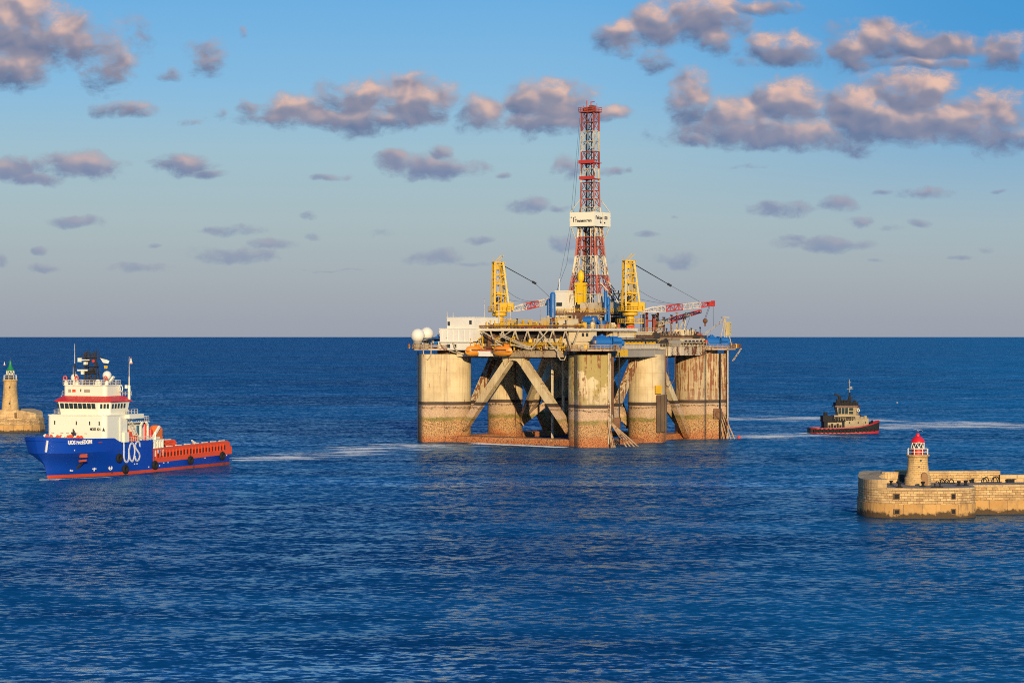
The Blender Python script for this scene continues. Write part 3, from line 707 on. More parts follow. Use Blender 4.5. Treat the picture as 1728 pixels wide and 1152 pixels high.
# lifeboats and davits hanging on the near side
def lifeboat(x, y, z, L, rz, label, zs=1.3):
    b = empty('lifeboat', rig.matrix_basis @ Vector((x, y, z)), R(54.5) + rz); tag(b, label, 'lifeboat', 'orange lifeboats under the rig deck')
    def hull(name, mat, cut):
        m = MB(); n = 14; rows = []
        for k in range(n + 1):
            t = -1 + 2 * k / n; w_ = (1 - abs(t) ** 2.6); px_ = t * L / 2
            if cut: sec = [(-1.0, 0), (-1.0, .25), (-.85, .9), (-.45, 1.35), (.45, 1.35), (.85, .9), (1.0, .25), (1.0, 0)]
            else: sec = [(-1.06, 0), (-1.0, -.35), (-.6, -1.0), (0, -1.2), (.6, -1.0), (1.0, -.35), (1.06, 0), (0, .02)]
            rows.append([(px_ * (1 if not cut else .92), a * 1.35 * max(w_, .04), h * (.35 + .65 * max(w_, 0) ** .6) + .15 * t * t) for a, h in sec])
        vs_ = [p for r_ in rows for p in r_]; q = len(rows[0])
        fs = [(i * q + j, (i + 1) * q + j, (i + 1) * q + (j + 1) % q, i * q + (j + 1) % q) for i in range(n) for j in range(q)]
        fs += [tuple(range(q)), tuple(reversed(range(n * q, n * q + q)))]
        m.add(vs_, fs); m.v = [(-p[1], p[0], p[2] * zs) for p in m.v]; return m.build(name, mat, b, True)
    def rot90(p): return (-p[1], p[0], p[2])
    hull('hull', paint('lifeboat_orange', (.78, .30, .02), .4, dirt=.3), False); hull('canopy', ORANGE, True)
    m = MB(); m.box(0, -L * .22, 1.6, 1.1, 1.3, .75); h = m.build('cabin', ORANGE, b)
    m = MB(); m.bx(-1.5, 1.5, -L * .47, L * .47, .0, .12); m.build('rubbing_strip', DARK, b)
    m = MB(); m.bx(-1.37, -1.33, -L * .3, L * .25, .35, .65); m.build('window', GLASS, b)
    return b
lifeboat(-39.6, 1.6, 30.2, 8.0, 0, 'orange lifeboat seen side on below the truss of the rig')
lifeboat(-39.6, 13.2, 30.2, 6.4, R(62), 'orange lifeboat seen end on below the white accommodation block')
m = MB()
for y in (-1.5, 4.6, 11.4, 14.6):
    m.beam((-37, y, 35), (-39.6, y, 34.2), .3); m.beam((-39.6, y, 34.2), (-39.5, y, 32), .12); m.beam((-37.4, y, 29), (-37.2, y, 35), .35)
m.build('davit', YELLOW, rig)
m = MB(); m.bx(-39.8, -37.2, 6.4, 11.2, 28.6, 29.9); m.bx(-39.6, -37.2, 5, 12, 29.9, 30.3); m.build('lifeboat_platform', WHITE, rig)
m = MB(); m.bx(-39.7, -38.2, 7.0, 10.8, 30.3, 30.9); m.build('liferaft_rack', REDW, rig)

# yellow cranes with red and white booms
def crane(cx, cy, z0, zt, b0, b1, pend, label):
    m = MB(); m.tube((cx, cy, z0), (cx, cy, 43.0), 1.3, 14); m.lathe([(2.3, 42.0), (2.6, 42.3), (2.6, 43.0), (2.2, 43.3)], cx, cy, 18)
    m.box(cx, cy, 43.4, 6.2, 6.2, .5, R(-34.5)); m.box(cx + .5, cy - .4, 43.9, 2.6, 3.6, 2.6, R(-34.5))
    base = m.build('crane', YELLOW, rig); tag(base, label)
    # A-frame tower
    d = Vector((math.cos(R(-34.5)), math.sin(R(-34.5)), 0)); s = Vector((-d.y, d.x, 0)); c = Vector((cx, cy, 0)); m = MB()
    def P(a, b, z): return c + d * a + s * b + Vector((0, 0, z))
    F = lambda z: 2.4 - 1.6 * (z - 44) / (zt - 44)
    for b in (-1, 1):
        m.beam(P(-2.3, b * 1.7, 43.6), P(-2.0, b * 1.1, zt), .55); m.beam(P(3.0, b * 1.7, 43.6), P(.9, b * 1.1, zt), .55)
        m.beam(P(.1, b * 1.6, 43.6), P(-.2, b * 1.1, zt), .32)
        for k in range(5):
            z = 46.2 + k * 3.3; e = 3.0 - 2.1 * (z - 43.6) / (zt - 43.6); m.beam(P(-2.2, b * 1.5, z), P(e, b * 1.5, z), .34)
            if k % 2 == 0: m.beam(P(-2.2, b * 1.5, z), P(e, b * 1.4, z + 3.3), .2)
    for k in range(6):
        z = 46.2 + k * 2.8; m.beam(P(-2.1, -1.4, z), P(-2.1, 1.4, z), .3); m.beam(P(1.6, -1.3, z), P(1.6, 1.3, z), .25)
    m.box(*P(-.6, 0, 0)[:2], zt, 3.6, 2.8, .45, R(-34.5)); m.box(*P(-.8, 0, 0)[:2], zt - 2.2, 1.6, 1.6, 1.2, R(-34.5)); m.box(*P(-.3, 0, 0)[:2], 48.8, 1.8, 1.7, 1.4, R(-34.5)); m.box(*P(-.6, 0, 0)[:2], 46.2, 3.4, 2.6, .3, R(-34.5))
    m.box(*P(-.9, 0, 0)[:2], 52.6, 1.3, 1.4, 1.0, R(-34.5)); m.tube(P(-2.0, 1.3, zt + .4), P(-2.0, 1.3, zt + 2.0), .08, 4)
    m.build('tower', YELLOW, base)
    m = MB(); q = [P(a, b, 43.9) for a, b in ((-3.1, -3.1), (3.1, -3.1), (3.1, 3.1), (-3.1, 3.1))]; m.rail(q, 1.3, .09, 1.5, 2, True)
    q = [P(a, b, 39.8) for a, b in ((-3.3, -3.3), (3.3, -3.3), (3.3, 3.3), (-3.3, 3.3))]; m.rail(q, 1.2, .09, 1.6, 2, True); m.box(cx, cy, 39.5, 6.8, 6.8, .3, R(-34.5)); m.build('railing', YELLOW, base)
    m = MB(); m.box(*P(3.0, -1.6, 0)[:2], 43.9, 2.2, 2.0, 2.6, R(-34.5)); cb = m.build('cab', YELLOW, base)
    m = MB(); m.box(*P(4.2, -1.6, 0)[:2], 44.5, .3, 1.7, 1.7, R(-34.5)); m.build('cab_window', paint('green_glass', (.05, .16, .12), .15), cb)
    m = MB(); m.tube(P(-.2, -1.2, 47.5), P(-.2, 1.2, 47.5), 1.0, 16); m.build('winch_drum', DARK, base)
    # boom in painted sections
    b0, b1 = Vector(b0), Vector(b1); L = b1 - b0; u_ = L.normalized(); sd_ = u_.cross(Vector((0, 0, 1))).normalized(); up_ = sd_.cross(u_)
    stops = ((0, .14, 'w', .6, 1.6), (.14, .30, 'w', 1.6, 1.9), (.30, .54, 'r', 1.9, 1.9), (.54, .80, 'w', 1.9, 1.8), (.80, .93, 'r', 1.8, 1.2), (.93, 1.0, 'r', 1.4, .9))
    for (t0, t1, k, wa, wb) in stops:
        m = MB(); a, b = b0 + L * t0, b0 + L * t1; m.lattice(a, b, wa, wb, sd_, up_, max(1, int((b - a).length / 1.5)), .16, .10)
        if t1 == 1.0: m.beam(a, b, .9, 1.0); m.box(b.x, b.y, b.z - .9, 1.0, 1.0, 1.9)
        m.build('boom_section', RED if k == 'r' else paint('boom_white', (.70, .62, .52), .5, rust=.35), base)
    m = MB(); top = P(.9, 0, zt - .6); mid = Vector(pend)
    for k in (-.45, -.15, .15, .45): m.tube(top + s * k, mid + s * k * .6, .07, 5)
    m.tube(mid - (mid - top).normalized() * .9, mid + (mid - top).normalized() * .6, .42, 8)
    m.tube(mid, b0 + L * .82 + up_, .06, 4)
    a = P(1.5, 0, 51.5); e = b0 + L * .55 + up_
    for aa, ee, sg in ((a, e, 1.6), (P(2, 0, 47.8), b0 + L * .75 + up_, 1.0)):
        pts = [aa.lerp(ee, k / 8) - Vector((0, 0, sg * math.sin(math.pi * k / 8))) for k in range(9)]; m.path(pts, .055, 4)
    m.build('pendant_cable', DARK, base)
    return base, b1
crane(-15.0, 20.5, 37.6, 60.0, (-13.0, 17.9, 44.0), (9.8, 12.6, 48.2), (-1.9, 15.2, 53.5), 'yellow crane behind the white accommodation block')
crR, tip = crane(-2.2, -24.0, 36.7, 60.0, (.8, -26.8, 43.6), (29.4, -37.3, 46.3), (12.3, -30.5, 52.4), 'yellow crane beside the derrick with its boom reaching right')
m = MB()
for k in (-.35, .35): m.tube(tip + Vector((-1.6 + k, .3, -.5)), (26.2 + k, -36.1, 41.2), .06, 4)
m.tube(tip + Vector((.1, 0, -.5)), (29.6, -37.3, 38.6), .06, 4); m.build('hoist_cable', DARK, crR)
m = MB(); m.sphere(26.2, -36.1, 40.4, .85, 12, 8); m.tube((26.2, -36.1, 39.6), (26.2, -36.1, 38.6), .3, 6); m.build('hook_block', BROWN, crR, True)
m = MB(); m.beam((18.7, -20.6, 37.5), (18.7, -20.6, 40.5), .9); rc = m.build('rear_boom', BROWN, rig)
for (t0, t1, mt) in ((0, .3, TR), (.3, .62, RED), (.62, .75, TR), (.75, 1, RED)):
    a = Vector((18.7, -20.6, 39.1)); b = Vector((40.7, -25.6, 43.9)); m = MB(); L = b - a
    m.lattice(a + L * t0, a + L * t1, 1.5 - .6 * t0, 1.5 - .6 * t1, (.2, 1, 0), (0, 0, 1), 4, .18, .11); m.build('boom_section', mt, rc)
m = MB()
for k in (28, 31, 33): m.tube((k, -22.6 - (k - 18) * .22, 41.5), (k + 1, -23.5, 37.2), .06, 4)
m.sphere(30.5, -23.2, 37.0, .6, 10, 6); m.build('hoist_cable', DARK, rc)

# derrick
DX, DY = 9.8, 0.0
derr = MB()
prof = [(40.7, 7.4, 5.0), (45.5, 6.6, 4.6), (49.5, 5.9, 4.4), (56.0, 4.9, 3.6), (62.7, 4.0, 3.0), (69.2, 3.5, 2.6), (72.7, 3.3, 2.4), (77.6, 2.9, 2.0), (79.4, 2.75, 1.8), (88.0, 2.6, 1.62), (92.7, 2.55, 1.6), (98.6, 2.55, 1.6), (105.5, 2.5, 1.6), (112.0, 2.5, 1.6)]
paintn = ['w', 'w', 'r', 'w', 'r', 'w', 'w', 'w', 'r', 'w', 'r', 'w', 'r']
DW = paint('derrick_white', (.66, .55, .38), .55, rust=.55, scale=.7, dirt=.5); DR = paint('derrick_red', (.38, .075, .04), .55, rust=.55, scale=.7, dirt=.5)
root = None
def dpt(k, i, j): z, hy, hx = prof[k]; return Vector((DX + i * hx, DY + j * hy, z))
for k in range(len(prof) - 1):
    m = MB(); r_ = .27 if k < 6 else .21; z0, z1 = prof[k][0], prof[k + 1][0]
    nb = max(1, round((z1 - z0) / 3.3))
    def q(t, i, j): return dpt(k, i, j).lerp(dpt(k + 1, i, j), t)
    co = ((-1, -1), (-1, 1), (1, 1), (1, -1))
    for (i, j) in co: m.beam(q(0, i, j), q(1, i, j), r_ * 2.1)
    for f_ in range(4):
        (i, j), (i2, j2) = co[f_], co[(f_ + 1) % 4]
        for b in range(nb):
            t0, t1 = b / nb, (b + 1) / nb; tm = (t0 + t1) / 2
            m.beam(q(t1, i, j), q(t1, i2, j2), r_ * 1.1)
            if k < 2: # open V door, legs doubled
                for (p, s_) in (((i, j), (i2, j2)), ((i2, j2), (i, j))):
                    a0 = q(t0, *p).lerp(q(t0, *s_), .26); a1 = q(t1, *p).lerp(q(t1, *s_), .26); m.beam(a0, a1, r_ * 1.5); m.beam(q(t0, *p), a1, r_ * .9)
            else:
                if k <= 6:
                    for (p, s_) in (((i, j), (i2, j2)), ((i2, j2), (i, j))):
                        a0 = q(t0, *p).lerp(q(t0, *s_), .22); a1 = q(t1, *p).lerp(q(t1, *s_), .22); m.beam(a0, a1, r_ * 1.2); m.beam(q(t0, *p), a1, r_ * .8); m.beam(a0, q(t1, *p), r_ * .8)
                if 1 < k <= 6 and f_ % 2 == 0: continue
                mm = q(t1, i, j).lerp(q(t1, i2, j2), .5); m.beam(q(t0, i, j), mm, r_ * .8); m.beam(q(t0, i2, j2), mm, r_ * .8)
    mt = DR if paintn[k] == 'r' else DW
    if root is None: root = m.build('derrick', mt, rig); tag(root, 'tall red and white lattice derrick')
    else: m.build('derrick_section', mt, root)
m = MB()
for (a, b) in ((-.6, -.9), (.6, -.9), (-.6, .9), (.6, .9)): m.beam((DX + a, DY + b, 44), (DX + a, DY + b, 110), .24)
for z in range(50, 110, 4): m.beam((DX - .6, DY - .9, z), (DX - .6, DY + .9, z), .2); m.beam((DX + .6, DY - .9, z), (DX + .6, DY + .9, z + 2), .16)
m.tube((DX + .2, DY + 1.6, 44), (DX + .2, DY + 1.5, 108), .16, 5); m.build('guide_rail', DARK, root)
m = MB(); m.bx(DX - 2.4, DX + 2.4, -3.2, 3.2, 112.0, 112.4); m.bx(DX - 1.2, DX + 1.2, -1.6, -.2, 112.4, 114.4); m.bx(DX - 1.0, DX + .8, .6, 2.0, 112.4, 113.9)
m.build('crown_platform', DR, root)
m = MB(); m.rail([(DX - 2.4, -3.2, 112.4), (DX + 2.4, -3.2, 112.4), (DX + 2.4, 3.2, 112.4), (DX - 2.4, 3.2, 112.4)], 1.3, .08, 1.2, 2, True)
m.tube((DX, 1.4, 112), (DX, 1.4, 116.2), .2, 6); m.tube((DX, 2.8, 112), (DX, 2.8, 114.6), .12, 5); m.tube((DX, -2.8, 112), (DX, -2.8, 115.0), .12, 5); m.beam((DX, -.2, 115.6), (DX, -1.8, 115.6), .3); m.beam((DX, -.3, 112), (DX, -.3, 115.6), .25)
m.tube((DX - 1.2, -.9, 113.2), (DX + 1.2, -.9, 113.2), .8, 12); m.build('crown_block', REDW, root)
m = MB()
for z, e in ((94.5, .7), (89.0, .5)):
    m = MB(); m.bx(DX - 1.6 - e, DX + 1.6 + e, -2.6 - e, 2.6 + e, z, z + .25); m.bx(DX - 1.7 - e, DX - 1.55 - e, -2.6 - e, 2.6 + e, z, z + 1.1)
    m.build('monkey_board', RED, root)
sb = MB(); sx, sy = 4.95, 5.0; z0, z1 = 72.75, 77.6
for (a, b) in (((-sx, -sy), (-sx, sy)), ((-sx, sy), (sx, sy)), ((sx, sy), (sx, -sy)), ((sx, -sy), (-sx, -sy))):
    mx_, my_ = (a[0] + b[0]) / 2, (a[1] + b[1]) / 2; lx = abs(a[0] - b[0]) + .15 if a[0] != b[0] else .15; ly = abs(a[1] - b[1]) - .16 if a[1] != b[1] else .15
    sb.box(DX + mx_, my_, z0, lx, ly, z1 - z0)
sb.bx(DX - 4.8, DX + 4.8, -4.85, 4.85, 73.0, 73.25)
sign = sb.build('sign_board', paint('sign_white', (.86, .82, .64), .5, dirt=.1, rust=.05), root)
fx = DX - sx - .11
lettering('lettering', 'Transocean', 1.42, LBLACK, sign, (fx, 2.95, 74.25), (0, -1, 0), (0, 0, 1), sx=1.03, offs=.05)
m = MB(); m.bx(fx - .04, fx, 3.35, 3.65, 74.3, 75.9); m.bx(fx - .04, fx, 4.1, 4.65, 75.75, 76.05); m.bx(fx - .04, fx, 2.6, 3.1, 75.75, 76.05); m.build('emblem', LBLACK, sign)
fy = -sy - .11
lettering('lettering', 'Falcon 100', 1.55, LBLACK, sign, (DX - 4.35, fy, 75.2), (1, 0, 0), (0, 0, 1), sx=1.0, offs=.05, spacing=1.08)
for q_ in (-1.5, .9):
    m = MB(); m.bx(DX + q_, DX + q_ + .75, fy - .03, fy + .02, 73.75, 74.3); m.build('small_mark', LBLACK, sign)
m = MB(); m.bx(DX - .2, DX + .1, fy - .05, fy + .02, 72.8, 77.5); m.build('post', CREAM, sign)
m = MB()
for (i, j) in ((-1, -1), (-1, 1), (1, 1), (1, -1)):
    m.beam((DX + i * sx, j * sy, z1), (DX + i * 1.7, j * 2.65, 82.6), .22); m.beam((DX + i * sx * .95, j * sy * .95, z0), (DX + i * 2.7, j * 3.7, 67.5), .22)
m.build('sign_stay', DW, root)
m = MB(); m.path([(DX - 2, 2.7, 108), (DX - 3, 4.5, 80), (DX - 4, 7.0, 60), (DX - 9, 10, 46)], .05, 4); m.path([(DX - 2, 3.0, 110), (DX - 3, 6.5, 72), (DX - 5, 12.0, 44)], .04, 4); m.build('stay_wire', DARK, root)
m = MB(); m.beam((12.3, -3.9, 56), (17.0, -10.5, 45.5), .34); m.beam((7.0, -4.4, 55), (13.0, -11.0, 45.5), .3); m.beam((12.3, -3.9, 56), (13.0, -11.0, 45.5), .22)
m.build('raker', DW, root)
# travelling block and top drive
YB = paint('bright_yellow', (.80, .52, .01), .4, dirt=.2)
m = MB(); bx_, by_ = DX - 4.3, 1.0
m.lathe([(.3, 53.2), (1.1, 54.6), (1.25, 55.6), (1.0, 56.8), (.3, 57.8)], bx_, by_, 12); m.box(bx_, by_, 49.8, 1.6, 2.2, 3.4); m.box(bx_, by_, 52.6, 1.4, 4.2, .9)
for s in (-1, 1): m.box(bx_, by_ + s * 1.75, 46.8, 1.0, .7, 5.6)
m.box(bx_, by_, 46.0, 1.6, 1.8, 3.4); blk = m.build('top_drive', YB, root)
m = MB(); m.tube((bx_, by_, 43.6), (bx_, by_, 46), .35, 8); m.box(bx_, by_, 44.2, 2.4, 3.0, 1.6); m.build('power_tong', DARK, blk)
# drill floor and substructure
m = MB(); m.bx(-1, 20.5, -11, 9, 42.6, 43.2); m.build('drill_floor', BROWN, rig)
m = MB(); m.rail([(-1, -11, 43.2), (20.5, -11, 43.2), (20.5, 9, 43.2), (-1, 9, 43.2)], 1.4, .1, 1.4, 3, True); m.build('railing', YELLOW, rig)
m = MB()
for x in (0, 6.5, 13, 19.5):
    for y in (-10, -3.5, 3, 8): m.beam((x, y, 34.5), (x, y, 42.6), .7)
    m.beam((x, -10.2, 42.3), (x, 8.2, 42.3), .5)
for y in (-10, -3.5, 3, 8): m.beam((-.2, y, 42.0), (19.7, y, 42.0), .45)
for y in (-10, 8): m.beam((0, y, 35), (6.5, y, 42.6), .4); m.beam((13, y, 42.6), (19.5, y, 35), .4)
m.beam((0, -10, 38), (0, -3.5, 42.6), .4); m.beam((0, 3, 38), (0, 8, 42.6), .4)
m.build('substructure', TR, rig)
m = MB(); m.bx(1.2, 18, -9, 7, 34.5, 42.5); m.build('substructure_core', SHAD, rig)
m = MB(); m.bx(-2.5, 0, 3.5, 9.5, 37.6, 42.2); m.bx(-3, 0, 3.4, 9.6, 39.8, 40.1); m.build('deck_house', CREAM, rig)
m = MB(); m.add([(-8, -5.2, 37.6), (-8, -1.6, 37.6), (-.9, -1.6, 43.3), (-.9, -5.2, 43.3), (-7, -5.2, 37.6), (-7, -1.6, 37.6), (-.5, -1.6, 42.5), (-.5, -5.2, 42.5)], [(0, 3, 2, 1), (4, 5, 6, 7), (0, 1, 5, 4), (2, 3, 7, 6), (1, 2, 6, 5), (3, 0, 4, 7)])
for y in (-5.3, -4.3, -2.5, -1.5): m.beam((-8.2, y, 37.9), (-1, y, 43.7), .35)
m.build('pipe_ramp', BROWN, rig)
# equipment on the drill floor
m = MB(); m.bx(1.2, 6.8, 4.4, 8.6, 43.2, 50.4); m.bx(1.0, 7.0, 4.2, 8.8, 50.4, 50.8); hs = m.build('doghouse', WHITE, rig)
windows([(6.4, 45.6, 1.2), (7.6, 45.6, 1.2)], 'x', parent=hs); m = MB(); m.tube((2, 7.5, 50.8), (2, 7.5, 55), .1, 5); m.build('antenna', WHITE, hs)
m = MB(); m.bx(-1, 4, -8.5, -3, 43.2, 46.5); m.build('deck_house', CREAM2, rig); m = MB(); m.bx(6.5, 14, 5, 9, 43.2, 47.5); m.build('deck_house', CREAM2, rig)
m = MB()
for (x, y, r_, z0_, z1_) in ((-3.0, 6.8, .95, 37.6, 50.2), (-1.6, 9.4, .7, 37.6, 48.0)): m.lathe([(r_, z0_), (r_, z1_ - .8), (r_ * .7, z1_ - .2), (r_ * .2, z1_)], x, y, 14)
m.build('silo', BLUE, rig, True)
m = MB()
for (x, y, r_, z0_, z1_) in ((3.2, -10.6, .6, 40, 50.5), (5.0, -10.6, .6, 40, 48.6), (4.1, -11.4, .4, 40, 46)): m.lathe([(r_, z0_), (r_, z1_ - .6), (r_ * .3, z1_)], x, y, 12)
m.build('riser_tensioner', BLUE, rig, True)
m = MB()
for x in (12.5, 15.5, 18.5):
    for z in (43.2, 45.4, 47.6, 49.8): m.beam((x, -11, z), (x, -6, z), .2)
    m.beam((x, -11, 36), (x, -11, 51), .25); m.beam((x, -6, 43), (x, -6, 51), .25); m.beam((x, -11, 43), (x, -6, 50), .18)
for z in (38, 40.5, 43.2, 45.4, 47.6, 49.8): m.beam((12.5, -11, z), (18.5, -11, z), .22)
m.build('pipe_rack', DARK, rig)
m = MB(); m.bx(8, 18, -10.5, -4, 43.2, 46.8); m.build('deck_house', GREY, rig)
m = MB(); m.tube((-13.5, -12.8, 40.4), (-12, -17.2, 40.4), 1.3, 16); m.box(-12.8, -15, 37.6, 3, 5, 1.6); m.build('winch', BLUE, rig, True)
m = MB(); m.tube((-10.4, -17.2, 38.8), (-9.7, -19.0, 38.8), 1.6, 18); m.torus((-10.5, -17.0, 38.8), (.35, -.9, 0), 1.5, .25); m.build('cable_reel', BLUE, rig, True)
m = MB()
for y in (-6.5, -8, -12, -14): m.beam((-11, y, 42), (-15, y - 2.6, 37.6), .35)
for y in (-17, -20): m.beam((-13, y, 37.6), (-17, y - 2, 41), .5)
m.build('strut', TR, rig)
m = MB(); m.bx(-34.5, -31, -29.5, -21, 33.5, 36.9); m.bx(-34.7, -31, -29.7, -20.8, 36.7, 36.94); dh = m.build('deck_house', CREAM, rig); windows([(-26.6, 35.2, -34.5), (-28.2, 35.2, -34.5)], 'x', (.6, .9), parent=dh)
m = MB(); m.bx(-22, -10, -30.6, -28.5, 31.1, 35.0); m.build('bulkhead', paint('spotted_white', (.74, .67, .54), .5, rust=.42), rig)

# yellow handling frames, railings and clutter on the main deck, left of the derrick
m = MB(); m.rail([(-35.6, 15, 37.6), (-35.6, -30, 37.6), (-20, -30.2, 37.6)], 1.2, .08, 1.6, 2); m.build('railing', YELLOW, rig)
for (x, y, w_, d_, h_, mt) in ((-28, 3.0, 3.4, 5.5, 2.9, YELLOW), (-26, -4.0, 3.0, 6.5, 2.4, YELLOW), (-20, -9.5, 3.0, 4.5, 3.4, YELLOW), (-30, 10, 2, 3, 1.5, YELLOW)):
    m = MB()
    for a in (-1, 1):
        for b in (-1, 0, 1): m.beam((x + a * w_ / 2, y + b * d_ / 2, 37.6), (x + a * w_ / 2, y + b * d_ / 2, 37.6 + h_), .35)
        for z in (.9, 1.7, h_): m.beam((x + a * w_ / 2, y - d_ / 2, 37.6 + z), (x + a * w_ / 2, y + d_ / 2, 37.6 + z), .3)
    m.bx(x - w_ / 2, x + w_ / 2, y - d_ / 2, y + d_ / 2, 37.6 + h_ * .35, 37.6 + h_ * .5); m.build('handling_frame', mt, rig)
m = MB()
for k in range(11):
    y = 14.6 - k * 1.55 + rng.uniform(-.4, .4); m.beam((-33, y, 37.6), (-33, y, 39.0 + rng.random() * 1.6), .3)
m.build('pipe_stanchion', YELLOW, rig)
m = MB()
for k in range(5): m.tube((-31.5, -4 - k * .5, 37.9 + (k % 2) * .35), (-30.5, 4 - k * .5 - 9, 37.9 + (k % 2) * .35), .3, 7)
m.box(-32.5, -8.5, 37.6, 1.5, 3.5, 1.0); m.box(-32.8, -2.5, 37.6, 1.4, 2.4, .8); m.build('pipe_bundle', REDORG, rig)
m = MB(); m.bx(-29, -25, -18.5, -13, 37.6, 40.6); m.bx(-29.2, -25, -18.6, -12.9, 40.6, 40.8); m.build('deck_house', CREAM, rig)
m = MB(); m.bx(-24, -18, 2.5, 9.5, 37.6, 39.6); m.build('generator_house', GREY, rig)
m = MB(); m.bx(-27, -23.5, 14.2, 18.4, 37.6, 41.0); m.build('generator_house', paint('dark_olive', (.16, .14, .09), .6), rig)
m = MB(); m.bx(-14, -6, -2, 4, 37.6, 41.5); m.build('mud_tank', CREAM2, rig)

# right hand deck: riser racks, posts, huts, container
for (x, y, h_, mt, w_) in ((11.3, -22, 9.0, REDW, .7), (13.6, -23.5, 7.2, REDW, .6), (17.2, -21, 7.8, BROWN, .7), (20.0, -21, 8.6, CREAM2, .6), (22.6, -19, 8.0, DARK, .6), (25.5, -20, 7.0, BROWN, .6), (29.0, -21, 7.8, CREAM2, .55), (34, -20, 8.6, CREAM2, .5), (15.6, -18, 9, CREAM2, .6)):
    m = MB(); m.beam((x, y, 34.5), (x, y, 34.5 + h_), w_); m.box(x, y, 34.5 + h_, w_ * 1.5, w_ * 1.5, .3); m.build('riser_post', mt, rig)
m = MB(); m.beam((11.3, -22, 40.4), (25.5, -20.4, 40.4), .5); m.beam((13.6, -23.5, 36.9), (20, -21.4, 36.9), .4); m.beam((11.3, -22, 37.8), (15, -22, 37.8), .4); m.build('rack_beam', REDW, rig)
m = MB(); m.beam((28, -24, 35), (34.8, -23.4, 43.5), .35); m.beam((31.5, -24.5, 35), (34.8, -23.4, 43.5), .3); m.beam((22, -20, 41.5), (24, -20, 35), .3); m.build('rack_beam', CREAM2, rig)
m = MB(); m.tube((16.5, -22, 39.8), (19.5, -20.5, 38.3), .9, 10); m.tube((21, -21.5, 38.5), (24.5, -19.8, 39.4), .7, 10); m.build('choke_pipe', BROWN, rig, True)
m = MB()
for (y_) in (-28.2,): 
    for (x, L) in ((13.0, 4.4), (18.6, 3.2)):
        pts = [(-L / 2, 0), (L / 2, 0), (L / 2, 1.5)] + [(L / 2 * math.cos(R(t)), 1.5 + .9 * math.sin(R(t))) for t in range(15, 180, 15)] + [(-L / 2, 1.5)]
        n = len(pts); a = [(x + p, y_, 34.5 + q_) for p, q_ in pts]; b = [(x + p, y_ + 3, 34.5 + q_) for p, q_ in pts]
        m.add(a + b, [tuple(range(n)), tuple(reversed(range(n, 2 * n)))] + [(i + n, (i + 1) % n + n, (i + 1) % n, i) for i in range(n)])
hut = m.build('arched_hut', CREAM2, rig); windows([(12, 35.2, -28.2), (14, 35.2, -28.2), (18.6, 35.0, -28.2)], 'y', (1.0, 1.0), parent=hut)
m = MB(); m.bx(8, 22, -29.3, -28.6, 34.8, 35.0)
for k in range(6): m.tube((9 + k * 2.3, -29.2, 34.9), (9 + k * 2.3, -29.2, 36.9), .14, 5)
m.build('walkway', BROWN, rig)
# deck container is cargo: a thing of its own
ct = empty('cargo_container', rig.matrix_basis @ Vector((28.6, -26.2, 34.5)), R(54.5)); tag(ct, 'cream ribbed cargo container standing on the right hand deck of the rig', 'container')
m = MB(); m.bx(-4.2, 4.2, -1.3, 1.3, 0, 3.0)
for k in range(15): m.bx(-4.0 + k * .57, -3.75 + k * .57, -1.38, -1.303, .15, 2.85)
m.build('shell', CREAM, ct); m = MB(); m.bx(4.203, 4.28, -1.1, 1.1, .2, 2.8); m.build('door', CREAM2, ct)
oc = empty('orange_crate', rig.matrix_basis @ Vector((35.2, -28.4, 34.5)), R(54.5)); tag(oc, 'small orange crate near the right hand end of the rig deck', 'crate')
m = MB(); m.bx(-.9, .9, -.8, .8, .1, 1.6); m.build('body', REDORG, oc); m = MB(); m.bx(-1, 1, -.9, .9, 0, .1); m.bx(-1, 1, -.9, .9, 1.6, 1.7); m.build('frame', DARK, oc)
oc2 = empty('orange_locker', rig.matrix_basis @ Vector((-8.0, -27.9, 36.7)), R(54.5)); tag(oc2, 'bright orange locker at the foot of the right hand yellow crane', 'locker')
m = MB(); m.bx(-1.2, 1.2, -.7, .7, 0, 2.0); m.build('body', REDORG, oc2); m = MB(); m.bx(-1.25, 1.25, -.75, .75, 2.0, 2.15); m.build('lid', DARK, oc2)
# machinery row between girder and deck edge
m = MB(); m.bx(20, 38, -31.2, -29.9, 32.5, 34.3); mm = m.build('pipe_manifold', paint('manifold_cream', (.62, .53, .38), .5, rust=.5), rig)
m = MB()
for k in range(7): m.bx(20.8 + k * 2.5, 22.4 + k * 2.5, -31.3, -31.203, 33.3, 33.8)
m.build('slot', DARK, mm)
m = MB()
for k in range(9): m.tube((12 + k * 2.9, -31, 31.6), (13.4 + k * 2.9, -31.4, 33.0), .45, 7); m.box(12.6 + k * 2.9, -31, 31.8, 1.2, .9, .8)
m.build('valve_row', CREAM2, rig)
m = MB()
for k in range(10): x = -17 + k * 2.3; m.box(x, -30.9, 32.6, 1.2, .9, 1.2 + .4 * rng.random()); m.tube((x - .5, -31.3, 33.0), (x + 1.2, -31.3, 33.9), .2, 6)
m.build('valve_row', YELLOW, rig)
m = MB(); m.box(12.5, -32.4, 31.85, 6.0, 1.4, 2.0); m.build('locker', GREY, rig)
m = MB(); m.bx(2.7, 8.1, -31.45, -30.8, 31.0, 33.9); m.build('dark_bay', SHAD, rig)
m = MB(); m.rail([(-27, -34.0, 30.9), (7, -33.4, 31.6), (38, -33.0, 31.8)], 1.2, .07, 2.0, 2); m.rail([(-8, -29.6, 34.6), (39, -29.6, 34.6)], 1.2, .07, 2, 2); m.rail([(-20, -29.4, 36.7), (8.6, -29.4, 36.7)], 1.3, .08, 1.6, 2); m.build('railing', paint('rail_pale', (.55, .42, .22), .6, rust=.4), rig)
